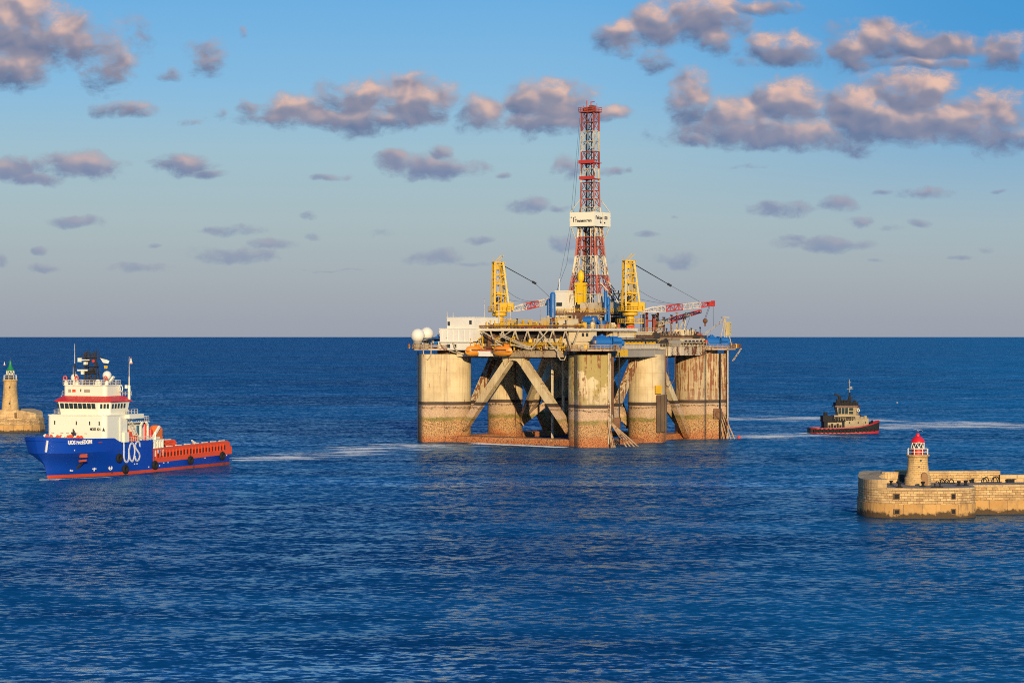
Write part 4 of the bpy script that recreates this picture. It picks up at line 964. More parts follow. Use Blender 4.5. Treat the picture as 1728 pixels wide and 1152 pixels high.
m = MB(); m.path([(4.6, -34.2, 33), (4.8, -34.4, 24), (5.6, -34.5, 20.5), (7.4, -34.4, 19.4), (9.3, -34.3, 21), (10, -34, 29)], .1, 5); m.build('hose', BROWN, rig); m = MB(); m.path([(2.9, -34.5, 31), (2.9, -34.5, 21)], .12, 5); m.build('hose', BROWN, rig)
m = MB(); m.bx(-30.5, -29.4, -34.6, -33.3, 26, 34.8); m.build('cable_trunk', BROWN, rig); m = MB(); m.bx(-29.2, -28.4, -34.4, -33.4, 10, 31); m.build('cable_trunk', BROWN, rig)
# stub mast at the far right corner
m = MB(); c = Vector((41.2, -35.2, 31.1))
for dx, dy in ((-2.6, 1), (2.2, -1.6), (0, .2), (.9, -.5)): m.tube(c + Vector((dx, dy, 0)), (41.0, -35.2, 41.6), .16, 6)
m.tube((41.0, -35.2, 41.4), (31.0, -33.2, 36.2), .12, 5); m.tube((40.6, -35.2, 40.7), (31.0, -33.0, 35.5), .1, 5); m.box(41.2, -35.2, 41.5, 2.6, 1.4, .35, R(-35))
m.build('stub_mast', TR, rig)
m = MB(); m.box(42.4, -35.8, 35.5, 1.5, 1.5, 4.6); m.build('cable_cage', paint('pale_yellow', (.58, .48, .22), .6, rust=.4), rig)
m = MB(); m.beam((46.6, -38.4, 31.0), (44.0, -36.4, 26.6), .22); m.beam((45.4, -39.4, 31.0), (43.0, -37.4, 26.6), .22); m.build('strut', TR, rig)
m = MB(); m.box(45.4, -37.4, 31.1, 3.2, 2.6, 1.4, .3); m.build('locker', BROWN, rig)
# antennas and poles
for (x, y, z0_, z1_) in ((-34, 26, 41.5, 43.2), (-30, 16, 41.5, 47.8), (-26, 13, 37.6, 48.6), (-27, 11.8, 37.6, 46), (-24, 9.5, 37.6, 47), (-16, 3, 37.6, 44.5), (-12, .6, 37.6, 44.5), (-10, -2.6, 37.6, 45), (-36, 27, 41.3, 43.3), (20, -14, 34.5, 44), (24, -12, 34.5, 43)):
    m = MB(); m.tube((x, y, z0_), (x, y, z1_), .11, 5, r2=.06); m.build('antenna', TR, rig)
# assorted deck equipment, each piece its own part
pal = [CREAM2, YELLOW, BROWN, GREY, WHITE, BLUE, REDW, DARK, CREAM]
def gear(name, x, y, z, s, mt, kind):
    m = MB()
    if kind == 0: m.box(x, y, z, 1.6 * s, 1.2 * s, 1.3 * s, rng.random()); m.box(x, y, z + 1.3 * s, .8 * s, .6 * s, .4 * s); m.tube((x, y, z), (x + s, y, z + 1.6 * s), .12, 5)
    elif kind == 1: m.tube((x - s, y, z + .6 * s), (x + s, y, z + .6 * s), .55 * s, 10); m.box(x, y, z, 1.4 * s, .9 * s, .3 * s); m.tube((x, y, z + s), (x, y, z + 1.6 * s), .18 * s, 6)
    elif kind == 2:
        for k in range(3): m.beam((x + k * .5 * s, y, z), (x + k * .5 * s, y, z + (1.2 + .5 * k) * s), .2); 
        m.beam((x - .2, y, z + .9 * s), (x + 1.4 * s, y, z + .9 * s), .2)
    else: m.lathe([(.5 * s, z), (.5 * s, z + 1.5 * s), (.2 * s, z + 1.8 * s)], x, y, 10)
    m.build(name, mt, rig, kind in (1, 3))
names = ['pump_skid', 'pressure_vessel', 'valve_stand', 'tank']
for i in range(46):
    k = rng.randrange(4); gear(names[k], rng.uniform(-34.5, -12), rng.uniform(-28, 12), 37.6, rng.uniform(.7, 1.25), rng.choice(pal), k)
for i in range(44):
    k = rng.randrange(4); gear(names[k], rng.uniform(-7, 38), rng.uniform(-29, -16), 34.5, rng.uniform(.8, 1.4), rng.choice(pal), k)
for (cx, cy) in ((-38, -33), (-38, 33), (39, -33)):
    for i in range(6):
        k = rng.randrange(4); a = rng.uniform(0, 6.28); gear(names[k], cx + 7 * math.cos(a), cy + 7 * math.sin(a), 31.1, rng.uniform(.6, 1.0), rng.choice([YELLOW, BROWN, CREAM2, GREY]), k)
for i in range(30):
    k = rng.randrange(4); gear(names[k], -35.6 - rng.uniform(0, 1.5), rng.uniform(-26, 18), rng.choice([29.7, 31.1, 33.2]), rng.uniform(.6, .95), rng.choice([YELLOW, BROWN, CREAM2, YELLOW]), k)

# pipe runs, cable trays and small lamps along the deck edges
for (x0, y0, x1, y1, z, n_, mt) in ((-36.6, 7, -36.6, -20, 32.2, 3, YELLOW), (-36.9, 20, -36.9, 8, 31.2, 2, BROWN), (-20, -31.9, 2, -31.9, 33.6, 3, DARK), (8, -31.9, 38, -31.9, 32.6, 2, DARK), (-8, -29.9, 38, -29.9, 34.9, 2, BROWN), (-35.9, 14, -35.9, -28, 38.1, 2, BROWN)):
    for k in range(n_):
        m = MB(); m.tube((x0, y0, z + k * .45), (x1, y1, z + k * .45), .16, 6); m.build('pipe_run', mt, rig)
for i in range(26):
    x = rng.uniform(-34.5, -33) if i % 2 else rng.uniform(-30, 36); y = rng.uniform(-28, 14) if i % 2 else -29.2; z = 37.6 if i % 2 else 34.6
    m = MB(); h_ = rng.uniform(1.4, 3.4); m.beam((x, y, z), (x, y, z + h_), .2); m.box(x, y, z + h_, .45, .45, .4); m.build('lamp_post', rng.choice([YELLOW, BROWN, DARK, TR]), rig)
for (x, y, z, w_, d_, h_, mt) in ((-33.6, -1, 31.0, 2.4, 3.0, 2.6, SHAD), (-33.8, 4.0, 31.0, 2.0, 2.6, 3.4, SHAD), (-33.6, 9.5, 31.0, 2.0, 3.5, 4.4, BROWN), (-33.0, 12.6, 33.5, 3.0, 1.6, 3.2, SHAD), (-4.0, -30.6, 31.8, 3.2, 1.4, 2.0, DARK), (4.4, -30.2, 34.6, 3.0, 1.2, 1.6, SHAD), (10.5, -30.4, 31.8, 2.6, 1.2, 2.2, DARK), (30.0, -30.4, 34.5, 3.4, 1.2, 1.1, SHAD), (36.5, -25, 34.5, 2.6, 3.4, 2.2, BROWN)):
    m = MB(); m.box(x, y, z, w_, d_, h_); m.box(x - w_ * .2, y, z + h_, w_ * .3, d_ * .4, .5); m.build('machinery_housing', mt, rig)

# ================================================================== SUPPLY SHIP (local x forward, y to port)
HB = paint('hull_blue', (.004, .058, .42), .36, rust=.16, rustc=(.10, .045, .03), scale=.45, dirt=.3, c2=(.004, .045, .34), streak=5); HR = paint('hull_red', (.62, .07, .025), .5, rust=.35, scale=.5, dirt=.3)
ship = empty('supply_ship', (-99.9, 589.3, 0), R(245.6))
tag(ship, 'offshore supply ship with blue hull, white wheelhouse and red cargo rail', 'ship')
def lerp_tab(tab, z):
    if z <= tab[0][0]: return tab[0][1]
    for (a, b), (c, d) in zip(tab, tab[1:]):
        if z <= c: return b + (d - b) * (z - a) / (c - a)
    return tab[-1][1]
def hull_half(s, z, B=9.0):
    st = lerp_tab([(-2, .3), (0, 0), (3.5, -1.3), (6.3, -4.0), (10.5, -5.2)], z)
    fl = lerp_tab([(0, 27), (3.5, 21), (6.3, 12.5), (10.5, 11)], z); p = lerp_tab([(0, 1.55), (3.5, 1.8), (6.3, 2.4), (10.5, 2.5)], z); q = lerp_tab([(0, 1.0), (3.5, .85), (6.3, .60), (10.5, .55)], z)
    t = min(1, max(0, (s - st) / (fl - st))); return B * (1 - (1 - t) ** p) ** q
def stem(z): return lerp_tab([(-2, .3), (0, 0), (3.5, -1.3), (6.3, -4.0), (10.5, -5.2)], z)
def ztop(s):
    return lerp_tab([(-5.2, 10.5), (2, 9.9), (16.2, 9.5), (18, 8.3), (33, 8.4)], s)
def hull_mesh(z_levels, s_end=33.0, top=False):
    """both sides of the fore hull between the given heights; x = 36 - s"""
    m = MB(); K = 30; rows = []
    for z in z_levels:
        row = []
        for k in range(K + 1):
            t = (k / K) ** 1.5; st = stem(z if z is not None else 10.5); s = st + (s_end - st) * t; zz = ztop(s) if z is None else z
            row.append((36 - s, hull_half(s, zz), zz))
        rows.append(row)
    for side in (1, -1):
        vs_ = [(x, y * side, z) for r_ in rows for (x, y, z) in r_]; q = K + 1; fs = []
        for i in range(len(rows) - 1):
            for k in range(K):
                f = (i * q + k, i * q + k + 1, (i + 1) * q + k + 1, (i + 1) * q + k); fs.append(f if side < 0 else f[::-1])
        m.add(vs_, fs)
    if top:
        r_ = [(x, y, z - 1.0) for (x, y, z) in rows[-1]]; q = K + 1
        m.add([(x, y, z) for x, y, z in r_] + [(x, -y, z) for x, y, z in r_], [(k, q + k, q + k + 1, k + 1) for k in range(K)])
    return m
m = hull_mesh([.8, 2.2, 3.5, 5.0, 6.3], 33); a = hull_mesh([6.32, None], 33, True); m.add(a.v, a.f)
m.bx(3.0, 3.0 + .01, -9, 9, 1, 8.4); 
# after hull, low
pts = [(3, 9.0), (-34.5, 9.0), (-35.8, 8.2), (-36.2, 6.5), (-36.2, -6.5), (-35.8, -8.2), (-34.5, -9.0), (3, -9.0)]
m.prism(pts[::-1], .8, 2.5, ztop=[2.3 + (3 - p[0]) / 39 * .6 for p in pts[::-1]]); hull = m.build('hull', HB, ship, True)
m = hull_mesh([-2, 0, .79], 33); m.prism([(x, y * .995) for x, y in pts[::-1]], -2, .79); m.build('bottom_paint', HR, hull, True)
m = MB(); m.box(36.3, 3.4, 7, .01, .01, .01)
# deck floor and cargo rail
m = MB(); m.bx(-35.5, 3, -8, 8, 2.95, 3.2); m.build('cargo_deck', paint('deck_green_brown', (.10, .07, .05), .8, rust=.4), ship)
RSL = paint('slot_dark_red', (.10, .022, .012), .8)
for sd_ in (1, -1):
    m = MB(); lo = lambda x: 2.3 + (3 - x) / 39 * .6
    vs_ = [(3, 9.02 * sd_, 2.32), (-34.8, 9.02 * sd_, 2.92), (-34.8, 9.02 * sd_, 6.2), (3, 9.02 * sd_, 5.7), (3, 8.5 * sd_, 2.32), (-34.8, 8.5 * sd_, 2.92), (-34.8, 8.5 * sd_, 6.2), (3, 8.5 * sd_, 5.7)]
    fs = [(0, 1, 2, 3), (7, 6, 5, 4), (3, 2, 6, 7), (0, 3, 7, 4), (1, 5, 6, 2)]
    m.add(vs_, fs if sd_ < 0 else [f[::-1] for f in fs])
    m.beam((3, 8.6 * sd_, 5.85), (-33.5, 8.6 * sd_, 6.35), .9, .5); m.bx(-33.6, 3, 7.5 * sd_, 7.9 * sd_, 3.2, 5.9)
    m.beam((-33.5, 8.6 * sd_, 6.35), (-35.8, 8.5 * sd_, 3.6), .8, .6); m.bx(-35.9, -34.0, min(8.3 * sd_, 8.95 * sd_), max(8.3 * sd_, 8.95 * sd_), 2.9, 5.0)
    o = m.build('cargo_rail', REDORG, ship)
    for k in range(22):
        x = .6 - k * 1.55; z_ = lo(x) + 1.35; m = MB(); m.bx(x - .42, x + .42, min(9.03 * sd_, 9.05 * sd_), max(9.03 * sd_, 9.05 * sd_), z_, z_ + 1.15 + rng.uniform(-.1, .2)); m.build('freeing_slot', RSL, o)
        m = MB(); m.bx(x + .62, x + .8, min(9.0 * sd_, 9.2 * sd_), max(9.0 * sd_, 9.2 * sd_), z_ - .2, z_ + 1.7); m.build('rib', REDORG, o)
    m = MB()
    for k in range(8): m.box(-1 - k * 4.3, 8.6 * sd_, 6.22 + k * .055, 2.4, .5, .22)
    m.build('rail_pad', WHITE, o)
m = MB(); m.bx(-36.3, -35.9, -8.4, 8.4, 2.9, 4.6); m.build('stern_gate', REDORG, ship)
lettering('lettering', 'KINGSTOWN', .8, LWHITE, hull, (-27.4, 9.05, 3.9), (-1, 0, .016), (0, 0, 1), sx=.9) if False else None
# house
def rrect(x0, x1, hw, r_, n=5, rear=False):
    p = []
    for (cx, cy, a0) in ((x1 - r_, hw - r_, 0), (x1 - r_, -(hw - r_), 270)):
        p.append([(cx + r_ * math.cos(R(a0 + k * 90 / n)), cy + r_ * math.sin(R(a0 + k * 90 / n))) for k in range(n + 1)])
    return p[0] + [(x0, hw), (x0, -hw)] + p[1]
m = MB(); m.prism(rrect(14.5, 24.2, 8.9, 1.2), 7.9, 15.1); m.prism(rrect(13.5, 24.4, 9.0, 1.2), 15.1, 15.35); house = m.build('superstructure', SHIPW, ship)
def pane(parent, lst, name='window', mat=GLASS):
    """lst of (centre, right dir, up dir, width, height)"""
    for (c, r_, u, w_, h_) in lst:
        c = Vector(c); r_ = Vector(r_).normalized(); u = Vector(u).normalized(); n = r_.cross(u); m = MB()
        v = [c + r_ * a * w_ / 2 + u * b * h_ / 2 + n * d for d in (-.05, .07) for a, b in ((-1, -1), (1, -1), (1, 1), (-1, 1))]
        m.add(v, [(4, 5, 6, 7), (3, 2, 1, 0), (0, 1, 5, 4), (1, 2, 6, 5), (2, 3, 7, 6), (3, 0, 4, 7)]); m.build(name, mat, parent)
pane(house, [((24.2, y, 13.3), (0, 1, 0), (0, 0, 1), .35, .95) for y in (-6.4, .2, 4.2, 7.1)], 'porthole')
pane(house, [((24.2, y, 10.7), (0, 1, 0), (0, 0, 1), .9, .16) for y in (-7, -4.2, -2.5, .1, 3)], 'vent', GREY)
lettering('lettering', 'MOSS 424', .95, LBLACK, house, (24.25, 4.3, 11.5), (0, 1, 0), (0, 0, 1), ext=.05, sx=.78, offs=.02)
m = MB(); m.add([(24.26, 8.0, 11.4), (24.26, 8.8, 11.4), (24.26, 8.5, 12.4)], [(0, 1, 2)]); m.build('emblem', LBLACK, house)
m = MB(); m.bx(17.2, 18.0, 8.95, 9.15, 8.5, 14.6); m.bx(14.6, 16.6, 8.92, 9.5, 8.3, 10.8); m.build('side_locker', SHIPW, house)
# wheelhouse
def chamfer(x0, x1, hw, c, d=0): return [(x1 - c, hw), (x0, hw), (x0, -hw), (x1 - c, -hw), (x1, -(hw - c)), (x1, hw - c)]
wb = chamfer(13.0, 22.6, 7.8, 2.2); wt = chamfer(12.6, 23.3, 8.3, 2.3); m = MB(); n = 6
vs_ = [(x, y, 15.35) for x, y in wb] + [(x, y, 18.6) for x, y in wt]
m.add(vs_, [(i, (i + 1) % n, n + (i + 1) % n, n + i) for i in range(n)] + [tuple(range(n, 2 * n)), tuple(reversed(range(n)))]); wh = m.build('wheelhouse', SHIPW, ship)
nrm_up = Vector((.21, 0, 1))
pane(wh, [((23.14, y, 17.55), (0, 1, 0), nrm_up, 1.08, 1.35) for y in (-4.9, -3.5, -2.15, -.8, .55, 1.9, 3.25, 4.6)])
dv = Vector((-1, 1, 0)).normalized()
pane(wh, [(Vector((22.08, 6.98, 17.55)) + dv * k, dv, (.1, .1, 1), .55, 1.15) for k in (-.65, .2, 1.0)])
pane(wh, [(Vector((22.08, -6.98, 17.55)) + Vector((1, 1, 0)).normalized() * k, (1, 1, 0), (.1, -.1, 1), 1.15, 1.15) for k in (-.7, .75)])
pane(wh, [((x, 8.16, 17.5), (-1, 0, 0), (0, .12, 1), .7, 1.15) for x in (19.9, 18.6, 17.3, 16.0, 14.7)])
r0 = chamfer(12.0, 23.8, 8.8, 2.4); r1 = chamfer(13.4, 21.2, 7.2, 1.6); m = MB()
m.add([(x, y, 18.62) for x, y in r0] + [(x, y, 18.8) for x, y in r0] + [(x, y, 20.0) for x, y in r1], [(i, (i + 1) % n, n + (i + 1) % n, n + i) for i in range(n)] + [(n + i, n + (i + 1) % n, 2 * n + (i + 1) % n, 2 * n + i) for i in range(n)] + [tuple(range(2 * n, 3 * n)), tuple(reversed(range(n)))])
m.build('roof', paint('roof_red', (.66, .03, .025), .4, dirt=.1), wh)
m = MB(); m.prism(rrect(13.8, 20.6, 6.5, 1.0), 20.0, 22.6); m.prism(rrect(13.6, 20.9, 6.7, 1.0), 22.6, 22.8); ub = m.build('upper_house', SHIPW, ship)
pane(ub, [((20.6, -4.4, 21.3), (0, 1, 0), (0, 0, 1), .8, .8), ((20.6, .9, 21.3), (0, 1, 0), (0, 0, 1), 1.8, .8)], 'vent', GREY)
pane(ub, [((20.6, -3.1, 21.3), (0, 1, 0), (0, 0, 1), 1.0, .7)], 'box', REDORG); pane(ub, [((20.6, -1.0, 21.4), (0, 1, 0), (0, 0, 1), .3, .7)], 'porthole')
RW = paint('rail_white', (.74, .68, .55), .5)
def railing(pts, h=1.1, step=1.4, closed=False, r=.05, par=ship):
    m = MB(); m.rail(pts, h, r, step, 3, closed); return m.build('railing', RW, par)
railing([(13.8, 6.4, 22.8), (20.7, 6.4, 22.8), (20.7, -6.4, 22.8), (13.8, -6.4, 22.8)], 1.2, 1.2, True)
railing([(12.4, -9.6, 15.4), (18.5, -9.6, 15.4), (21, -8.9, 15.4)]); railing([(10, 9.0, 15.4), (15.5, 9.0, 15.4), (16, 10.2, 15.4)])
railing([(13, -8.6, 20.0), (18, -8.6, 20)]); railing([(12, 8.4, 20.0), (16, 8.4, 20)])
m = MB(); m.bx(9, 15.5, 8.3, 10.2, 14.2, 15.35); m.bx(15, 20, -10.2, -8.9, 14.2, 15.35); m.build('bridge_wing', SHIPW, ship)
m = MB()
for k in range(5): m.beam((18.6 - k * 1.2, -9.3, 15.4), (17.6 - k * 1.2, -9.1, 20.0), .12)
m.build('ladder', RW, ship)
# after houses, stairs, frames
m = MB(); m.bx(4, 13.4, -6.8, 6.8, 7.6, 13.0); m.bx(3.6, 14.4, -8.4, 8.4, 13.0, 13.2); ah = m.build('after_house', SHIPW, ship)
m = MB()
for k in range(9): m.beam((13.2 - k * .55, 8.2, 14.7 - k * .7), (12.6 - k * .55, 8.2, 14.6 - k * .7), .3, .12)
m.beam((13.4, 8.7, 15), (8.4, 8.7, 8.4), .18); m.beam((13.4, 7.7, 15), (8.4, 7.7, 8.4), .18); m.build('stairs', RW, ship)
railing([(3.8, 8.3, 13.2), (9.5, 8.3, 13.2)], 1.3, 1.0); railing([(3.8, 8.3, 13.2), (3.8, -8.3, 13.2)], 1.3, 1.2); railing([(3, 8.9, 8.4), (17.6, 8.9, 8.3)], 1.1, 1.0)
pane(ah, [((6.2, 6.8, 10.9), (-1, 0, 0), (0, 0, 1), 2.2, 2.6)], 'door', paint('door_blue', (.03, .16, .30), .3)); pane(ah, [((11.2, 6.8, 10.2), (-1, 0, 0), (0, 0, 1), 1.2, 2.0)], 'door', REDORG)
m = MB(); 
for a, b in (((4.6, 8.5, 8.4), (4.6, 8.5, 12.2)), ((7.9, 8.5, 8.4), (7.9, 8.5, 12.2)), ((4.6, 8.5, 12.2), (5.4, 8.5, 13)), ((7.9, 8.5, 12.2), (7.1, 8.5, 13))): m.beam(a, b, .45)
m.build('frame', SHIPW, ah)
m = MB(); m.lathe([(.9, 8), (.9, 12.4), (.5, 13.3)], 3.0, 6.4, 12); m.lathe([(.6, 8), (.6, 11.0)], 1.8, 7.4, 10); m.build('funnel', paint('funnel_red', (.66, .03, .025), .4), ship, True)
m = MB(); m.bx(9.6, 11.2, 7.2, 8.6, 8.3, 9.7); m.bx(12.0, 13.0, 7.2, 8.6, 8.3, 10.8); m.build('deck_locker', REDORG, ship)
m = MB(); m.beam((2.4, 8.2, 8.3), (-1.2, 8.2, 11.6), .55); m.beam((1.2, 8.4, 8.3), (.8, 8.2, 10.2), .5); m.beam((3.2, 8.2, 8.6), (-1.6, 7.9, 8.7), .5); m.build('davit', SHIPW, ship)
m = MB(); m.bx(-2.8, -.2, 4.6, 8.0, 3.2, 10.6); m.lathe([(1.9, 9.4), (1.9, 10.8), (1.2, 11.8), (.2, 12.0)], -2.8, 6.0, 12); m.bx(-4.4, -2, 4.8, 7.2, 6, 9.6); cr = m.build('deck_crane', paint('crane_orange', (.76, .17, .03), .4), ship)
pane(cr, [((-3.3, 7.3, 9.7), (-1, 0, 0), (0, 0, 1), 1.1, 1.2)]); 
m = MB(); m.beam((2, 8.6, 6.2), (-4.4, 8.6, 5.6), .5); m.beam((2, 8.7, 7.2), (-3.4, 8.7, 5.0), .35); m.beam((2.6, 8.8, 8.0), (-1, 8.7, 5.4), .35); m.build('ramp', SHIPW, ship)
m = MB(); m.beam((-4.6, 7.4, 7.6), (-10.5, 8.0, 6.2), .3); m.beam((-4.6, 7.0, 8.2), (-9, 7.8, 6.3), .25); m.build('boom', REDORG, ship)
m = MB(); m.bx(2.95, -1.0 + 1, 8.95, 9.1, 4.6, 8.3) if False else None
for k in range(4): m.box(1.9 - k * 1.2, 8.8, 4.0, .45, .5, 4.0)
m.beam((3.0, 8.8, 8.2), (-2.4, 8.8, 8.1), .3, .45); m.build('ladder_frame', SHIPW, ship)
m = MB(); m.sphere(-.2, 8.3, 5.2, .9, 12, 8); m.build('float', BLUE, ship, True)
m = MB(); m.beam((-17.5, 8.6, 6.3), (-16.2, 8.6, 7.4), .35); m.beam((-18.8, 8.6, 6.3), (-16.2, 8.6, 7.4), .3); m.build('roller', WHITE, ship)
# mast and masthead gear
m = MB()
for y in (-1.6, 1.6): m.beam((17.8, y, 22.8), (17.8, y * .9, 31.0), .42); m.beam((16.0, y, 22.8), (16.9, y * .9, 28.5), .25)
for z in (24.2, 25.6, 27.4, 29.6, 30.6): m.beam((17.8, -1.8, z), (17.8, 1.8, z), .28)
for k in range(3): m.beam((17.8, -1.6, 23 + k * 2.2), (17.8, 1.5, 25.2 + k * 2.2), .14)
for z, e in ((27.4, 2.4), (29.8, 2.8), (25.6, 2.0)): m.bx(17.0, 18.8, -e, e, z, z + .18)
for y, h_ in ((-2.6, 1.9), (2.6, 1.4), (-1.4, 1.5), (.6, 1.0)): m.tube((17.8, y, 29.9), (17.8, y, 29.9 + h_), .06, 4)
for k in range(5): m.beam((17.8, -2 + k * .9, 30.0), (17.8, -1.8 + k * .9, 30.9), .16)
for k in range(9): y = -2.2 + k * .55; m.beam((17.6, y, 29.9 + (k % 3) * .2), (17.6, y, 30.8 + (k % 4) * .35), .14)
for z in (23.4, 24.6, 26.4, 28.4): m.box(17.6, (z * 7 % 3) - 1.5, z, .7, .9, .7)
m.tube((19.2, -3.9, 24.8), (19.2, -3.9, 28.2), .16, 5); m.box(19.2, -3.9, 27.2, .4, .6, .5); m.beam((17.6, -2.9, 29.3), (17.6, 2.9, 29.3), .16)
mast = m.build('mast', DARK, ship)
m = MB(); m.beam((18.9, -3.2, 26.5), (18.9, -.2, 26.5), .35, .4); m.box(18.6, -1.8, 25.4, .6, .8, .9); m.box(18.6, -.9, 27.9, .8, .8, .7); m.beam((18.9, -2.2, 29.1), (18.9, .4, 29.1), .2, .25); m.build('radar_scanner', SHIPW, mast)
m = MB(); m.box(18.6, -2.7, 28.6, .6, 1.0, 1.0); m.build('lamp_box', SHIPW, mast); m = MB(); m.sphere(18.7, 1.5, 28.8, .45, 10, 6); m.build('lamp', RED, mast)
m = MB(); m.bx(18.0, 18.4, -1.6, 1.5, 25.5, 26.4); m.build('name_board', BLACK, mast)
def flag(pts, name, mat):
    m = MB(); a = [Vector(p) for p in pts]; off = Vector((.05, 0, 0)); n = len(a); m.add(a + [p + off for p in a], [tuple(range(n)), tuple(reversed(range(n, 2 * n)))] + [(i + n, (i + 1) % n + n, (i + 1) % n, i) for i in range(n)]); return m.build(name, mat, ship)
flag([(17, 2.4, 29.6), (17.2, 4.0, 29.3), (17, 5.2, 28.9), (17.1, 4.9, 28.2), (17.2, 3.4, 28.4), (17, 2.9, 28.8)], 'flag', WHITE)
flag([(17, 3.5, 27.7), (17, 4.7, 27.6), (17.1, 4.6, 26.9), (17, 3.7, 26.9)], 'flag', YELLOW)
for (x, y, r_) in ((18.5, -4.4, 1.0), (17.2, 4.6, 1.15)):
    m = MB(); m.sphere(x, y, 25.2 if y > 0 else 24.6, r_, 18, 12); d = m.build('radome', WHITE, ship, True); m = MB(); m.lathe([(.5, 22.8), (.35, 24.4)], x, y, 8); m.build('pedestal', SHIPW, d)
m = MB(); m.lathe([(.9, 22.8), (.8, 23.6), (.4, 24.2)], 19.5, 3.4, 10); m.beam((18, 5.8, 23.4), (18, 7.2, 24.9), .7, .5); m.build('vent_cowl', SHIPW, ship, True)
for y in (-6.1, -2.6, 6.2):
    m = MB(); m.torus((20.2, y, 24.5), (1, 0, 0), .5, .16, 18, 8); o = m.build('light_ring', paint('ring_orange', (.74, .11, .04), .4), ship, True)
    m = MB(); m.lathe([(.55, 22.8), (.5, 23.6), (.2, 23.9)], 20.0, y + .2, 8); m.build('stand', SHIPW, o)
for (x, y, z0_, zt_, r_) in ((14.5, -7.2, 19, 33.2, .2), (13.5, -8.4, 17, 27.5, .13), (12.8, 8.3, 19.5, 30.0, .17)):
    m = MB(); m.tube((x, y, z0_), (x, y, z0_ + (zt_ - z0_) * .5), r_, 6); m.tube((x, y, z0_ + (zt_ - z0_) * .5), (x, y, zt_), r_ * .55, 5, r2=.04); m.build('whip_aerial', RW, ship)
m = MB(); m.lathe([(.35, 19), (.35, 22.6)], 12.8, 8.3, 8); m.box(13.4, 8.0, 21.8, .8, .7, .9); m.torus((14.6, 7.0, 21.8), (0, 1, 0), .8, .12); m.build('aerial_base', SHIPW, ship)
# foredeck gear
for k in range(15):
    y = -7.2 + k * .78; m = MB(); x = 27.6 + rng.uniform(-1, 1) - abs(y) * .1; m.tube((x - .4, y, 9.6), (x + .4, y + .3, 9.9 + rng.random() * .3), .42, 9); m.box(x, y, 8.8, .8, .6, .9); m.build('mooring_gear', REDORG if k % 4 else SHIPW, ship)
m = MB(); m.tube((26.5, .9, 9), (26.5, .9, 11.9), .22, 6); m.box(26.5, .9, 10.6, .6, 1.0, .5); m.box(26.5, .3, 10.0, .5, .9, .4); m.build('windlass_post', DARK, ship)
m = MB(); m.bx(28, 33, -5.5, 3.5, 8.6, 9.9); m.build('foredeck_house', REDORG, ship)
# white strake, name, letters, fenders, anchor
def side_pt(s, z, off=.06): return (36 - s, hull_half(s, z) + off, z)
p0, p1 = Vector(side_pt(-4.1, 9.6, .1)), Vector(side_pt(-3.6, 6.8, .1)); m = MB(); m.beam(p0, p1, .42, .5); m.build('bow_stripe', LWHITE, hull)
for (s0, s1, z, txt, sz_) in ((-.6, 6.2, 8.55, 'UOS FREEDOM', 1.35),):
    a, b = Vector(side_pt(s0, z + .6, .30)), Vector(side_pt(s1, z + .6, .30)); a.z = b.z = z; d = (b - a)
    lettering('lettering', txt, sz_, LWHITE, hull, a, d, (0, 0, 1), ext=.12, sx=.78, offs=.045)
def stroke(pts, r_, name='lettering'):
    """one bold painted letter stroke, raised a hand's width off the plating"""
    m = MB()
    for a, b in zip(pts, pts[1:]):
        m.beam((a[0], 9.05, a[1]), (b[0], 9.05, b[1]), r_, .10, up=(0, 1, 0))
    for a in pts: m.tube((a[0], 9.0, a[1]), (a[0], 9.102, a[1]), r_ / 2, 10)
    return m.build(name, LWHITE, hull)
cx = 12.4
def arc(cx_, cz, rx, rz_, a0, a1, n=12): return [(cx_ - rx * math.cos(R(a0 + (a1 - a0) * k / n)), cz + rz_ * math.sin(R(a0 + (a1 - a0) * k / n))) for k in range(n + 1)]
def spline(P, n=5):
    P = [P[0]] + P + [P[-1]]; out = []
    for i in range(1, len(P) - 2):
        for k in range(n):
            t = k / n; p0, p1, p2, p3 = (Vector(P[i + j]) for j in (-1, 0, 1, 2))
            q = .5 * ((2 * p1) + (-p0 + p2) * t + (2 * p0 - 5 * p1 + 4 * p2 - p3) * t * t + (-p0 + 3 * p1 - 3 * p2 + p3) * t ** 3); out.append((q.x, q.y))
    return out + [P[-1]]
stroke(spline([(16.2, 8.1), (16.2, 6.5), (16.2, 4.6), (15.7, 3.5), (14.9, 3.25), (14.2, 3.8), (14.0, 5.2), (14.0, 6.4)]), .44)
stroke(spline([(12.6, 8.0), (13.5, 7.4), (13.9, 5.8), (13.5, 4.0), (12.6, 3.3), (11.8, 4.0), (11.4, 5.8), (11.8, 7.4), (12.6, 8.0)]), .44)
stroke(spline([(9.0, 7.0), (9.3, 7.9), (10.2, 8.2), (11.0, 7.6), (11.0, 6.7), (10.1, 5.8), (9.3, 5.0), (9.2, 4.1), (9.9, 3.4), (10.8, 3.5), (11.2, 4.4)]), .44)
for (s, z) in ((17.4, 4.4), (20.6, 1.5), (33.5, 1.8), (50.5, 2.2), (66.5, 2.6)):
    p = Vector(side_pt(min(s, 33), z, .3)); p.x = 36 - s; m = MB(); m.torus(p, (0, 1, 0), .78, .42, 20, 8); f_ = m.build('tyre_fender', BLACK, ship, True)
    m = MB(); m.tube(p + Vector((0, 0, .9)), p + Vector((0, -.2, 2.2)), .06, 4); m.build('chain', DARK, f_)
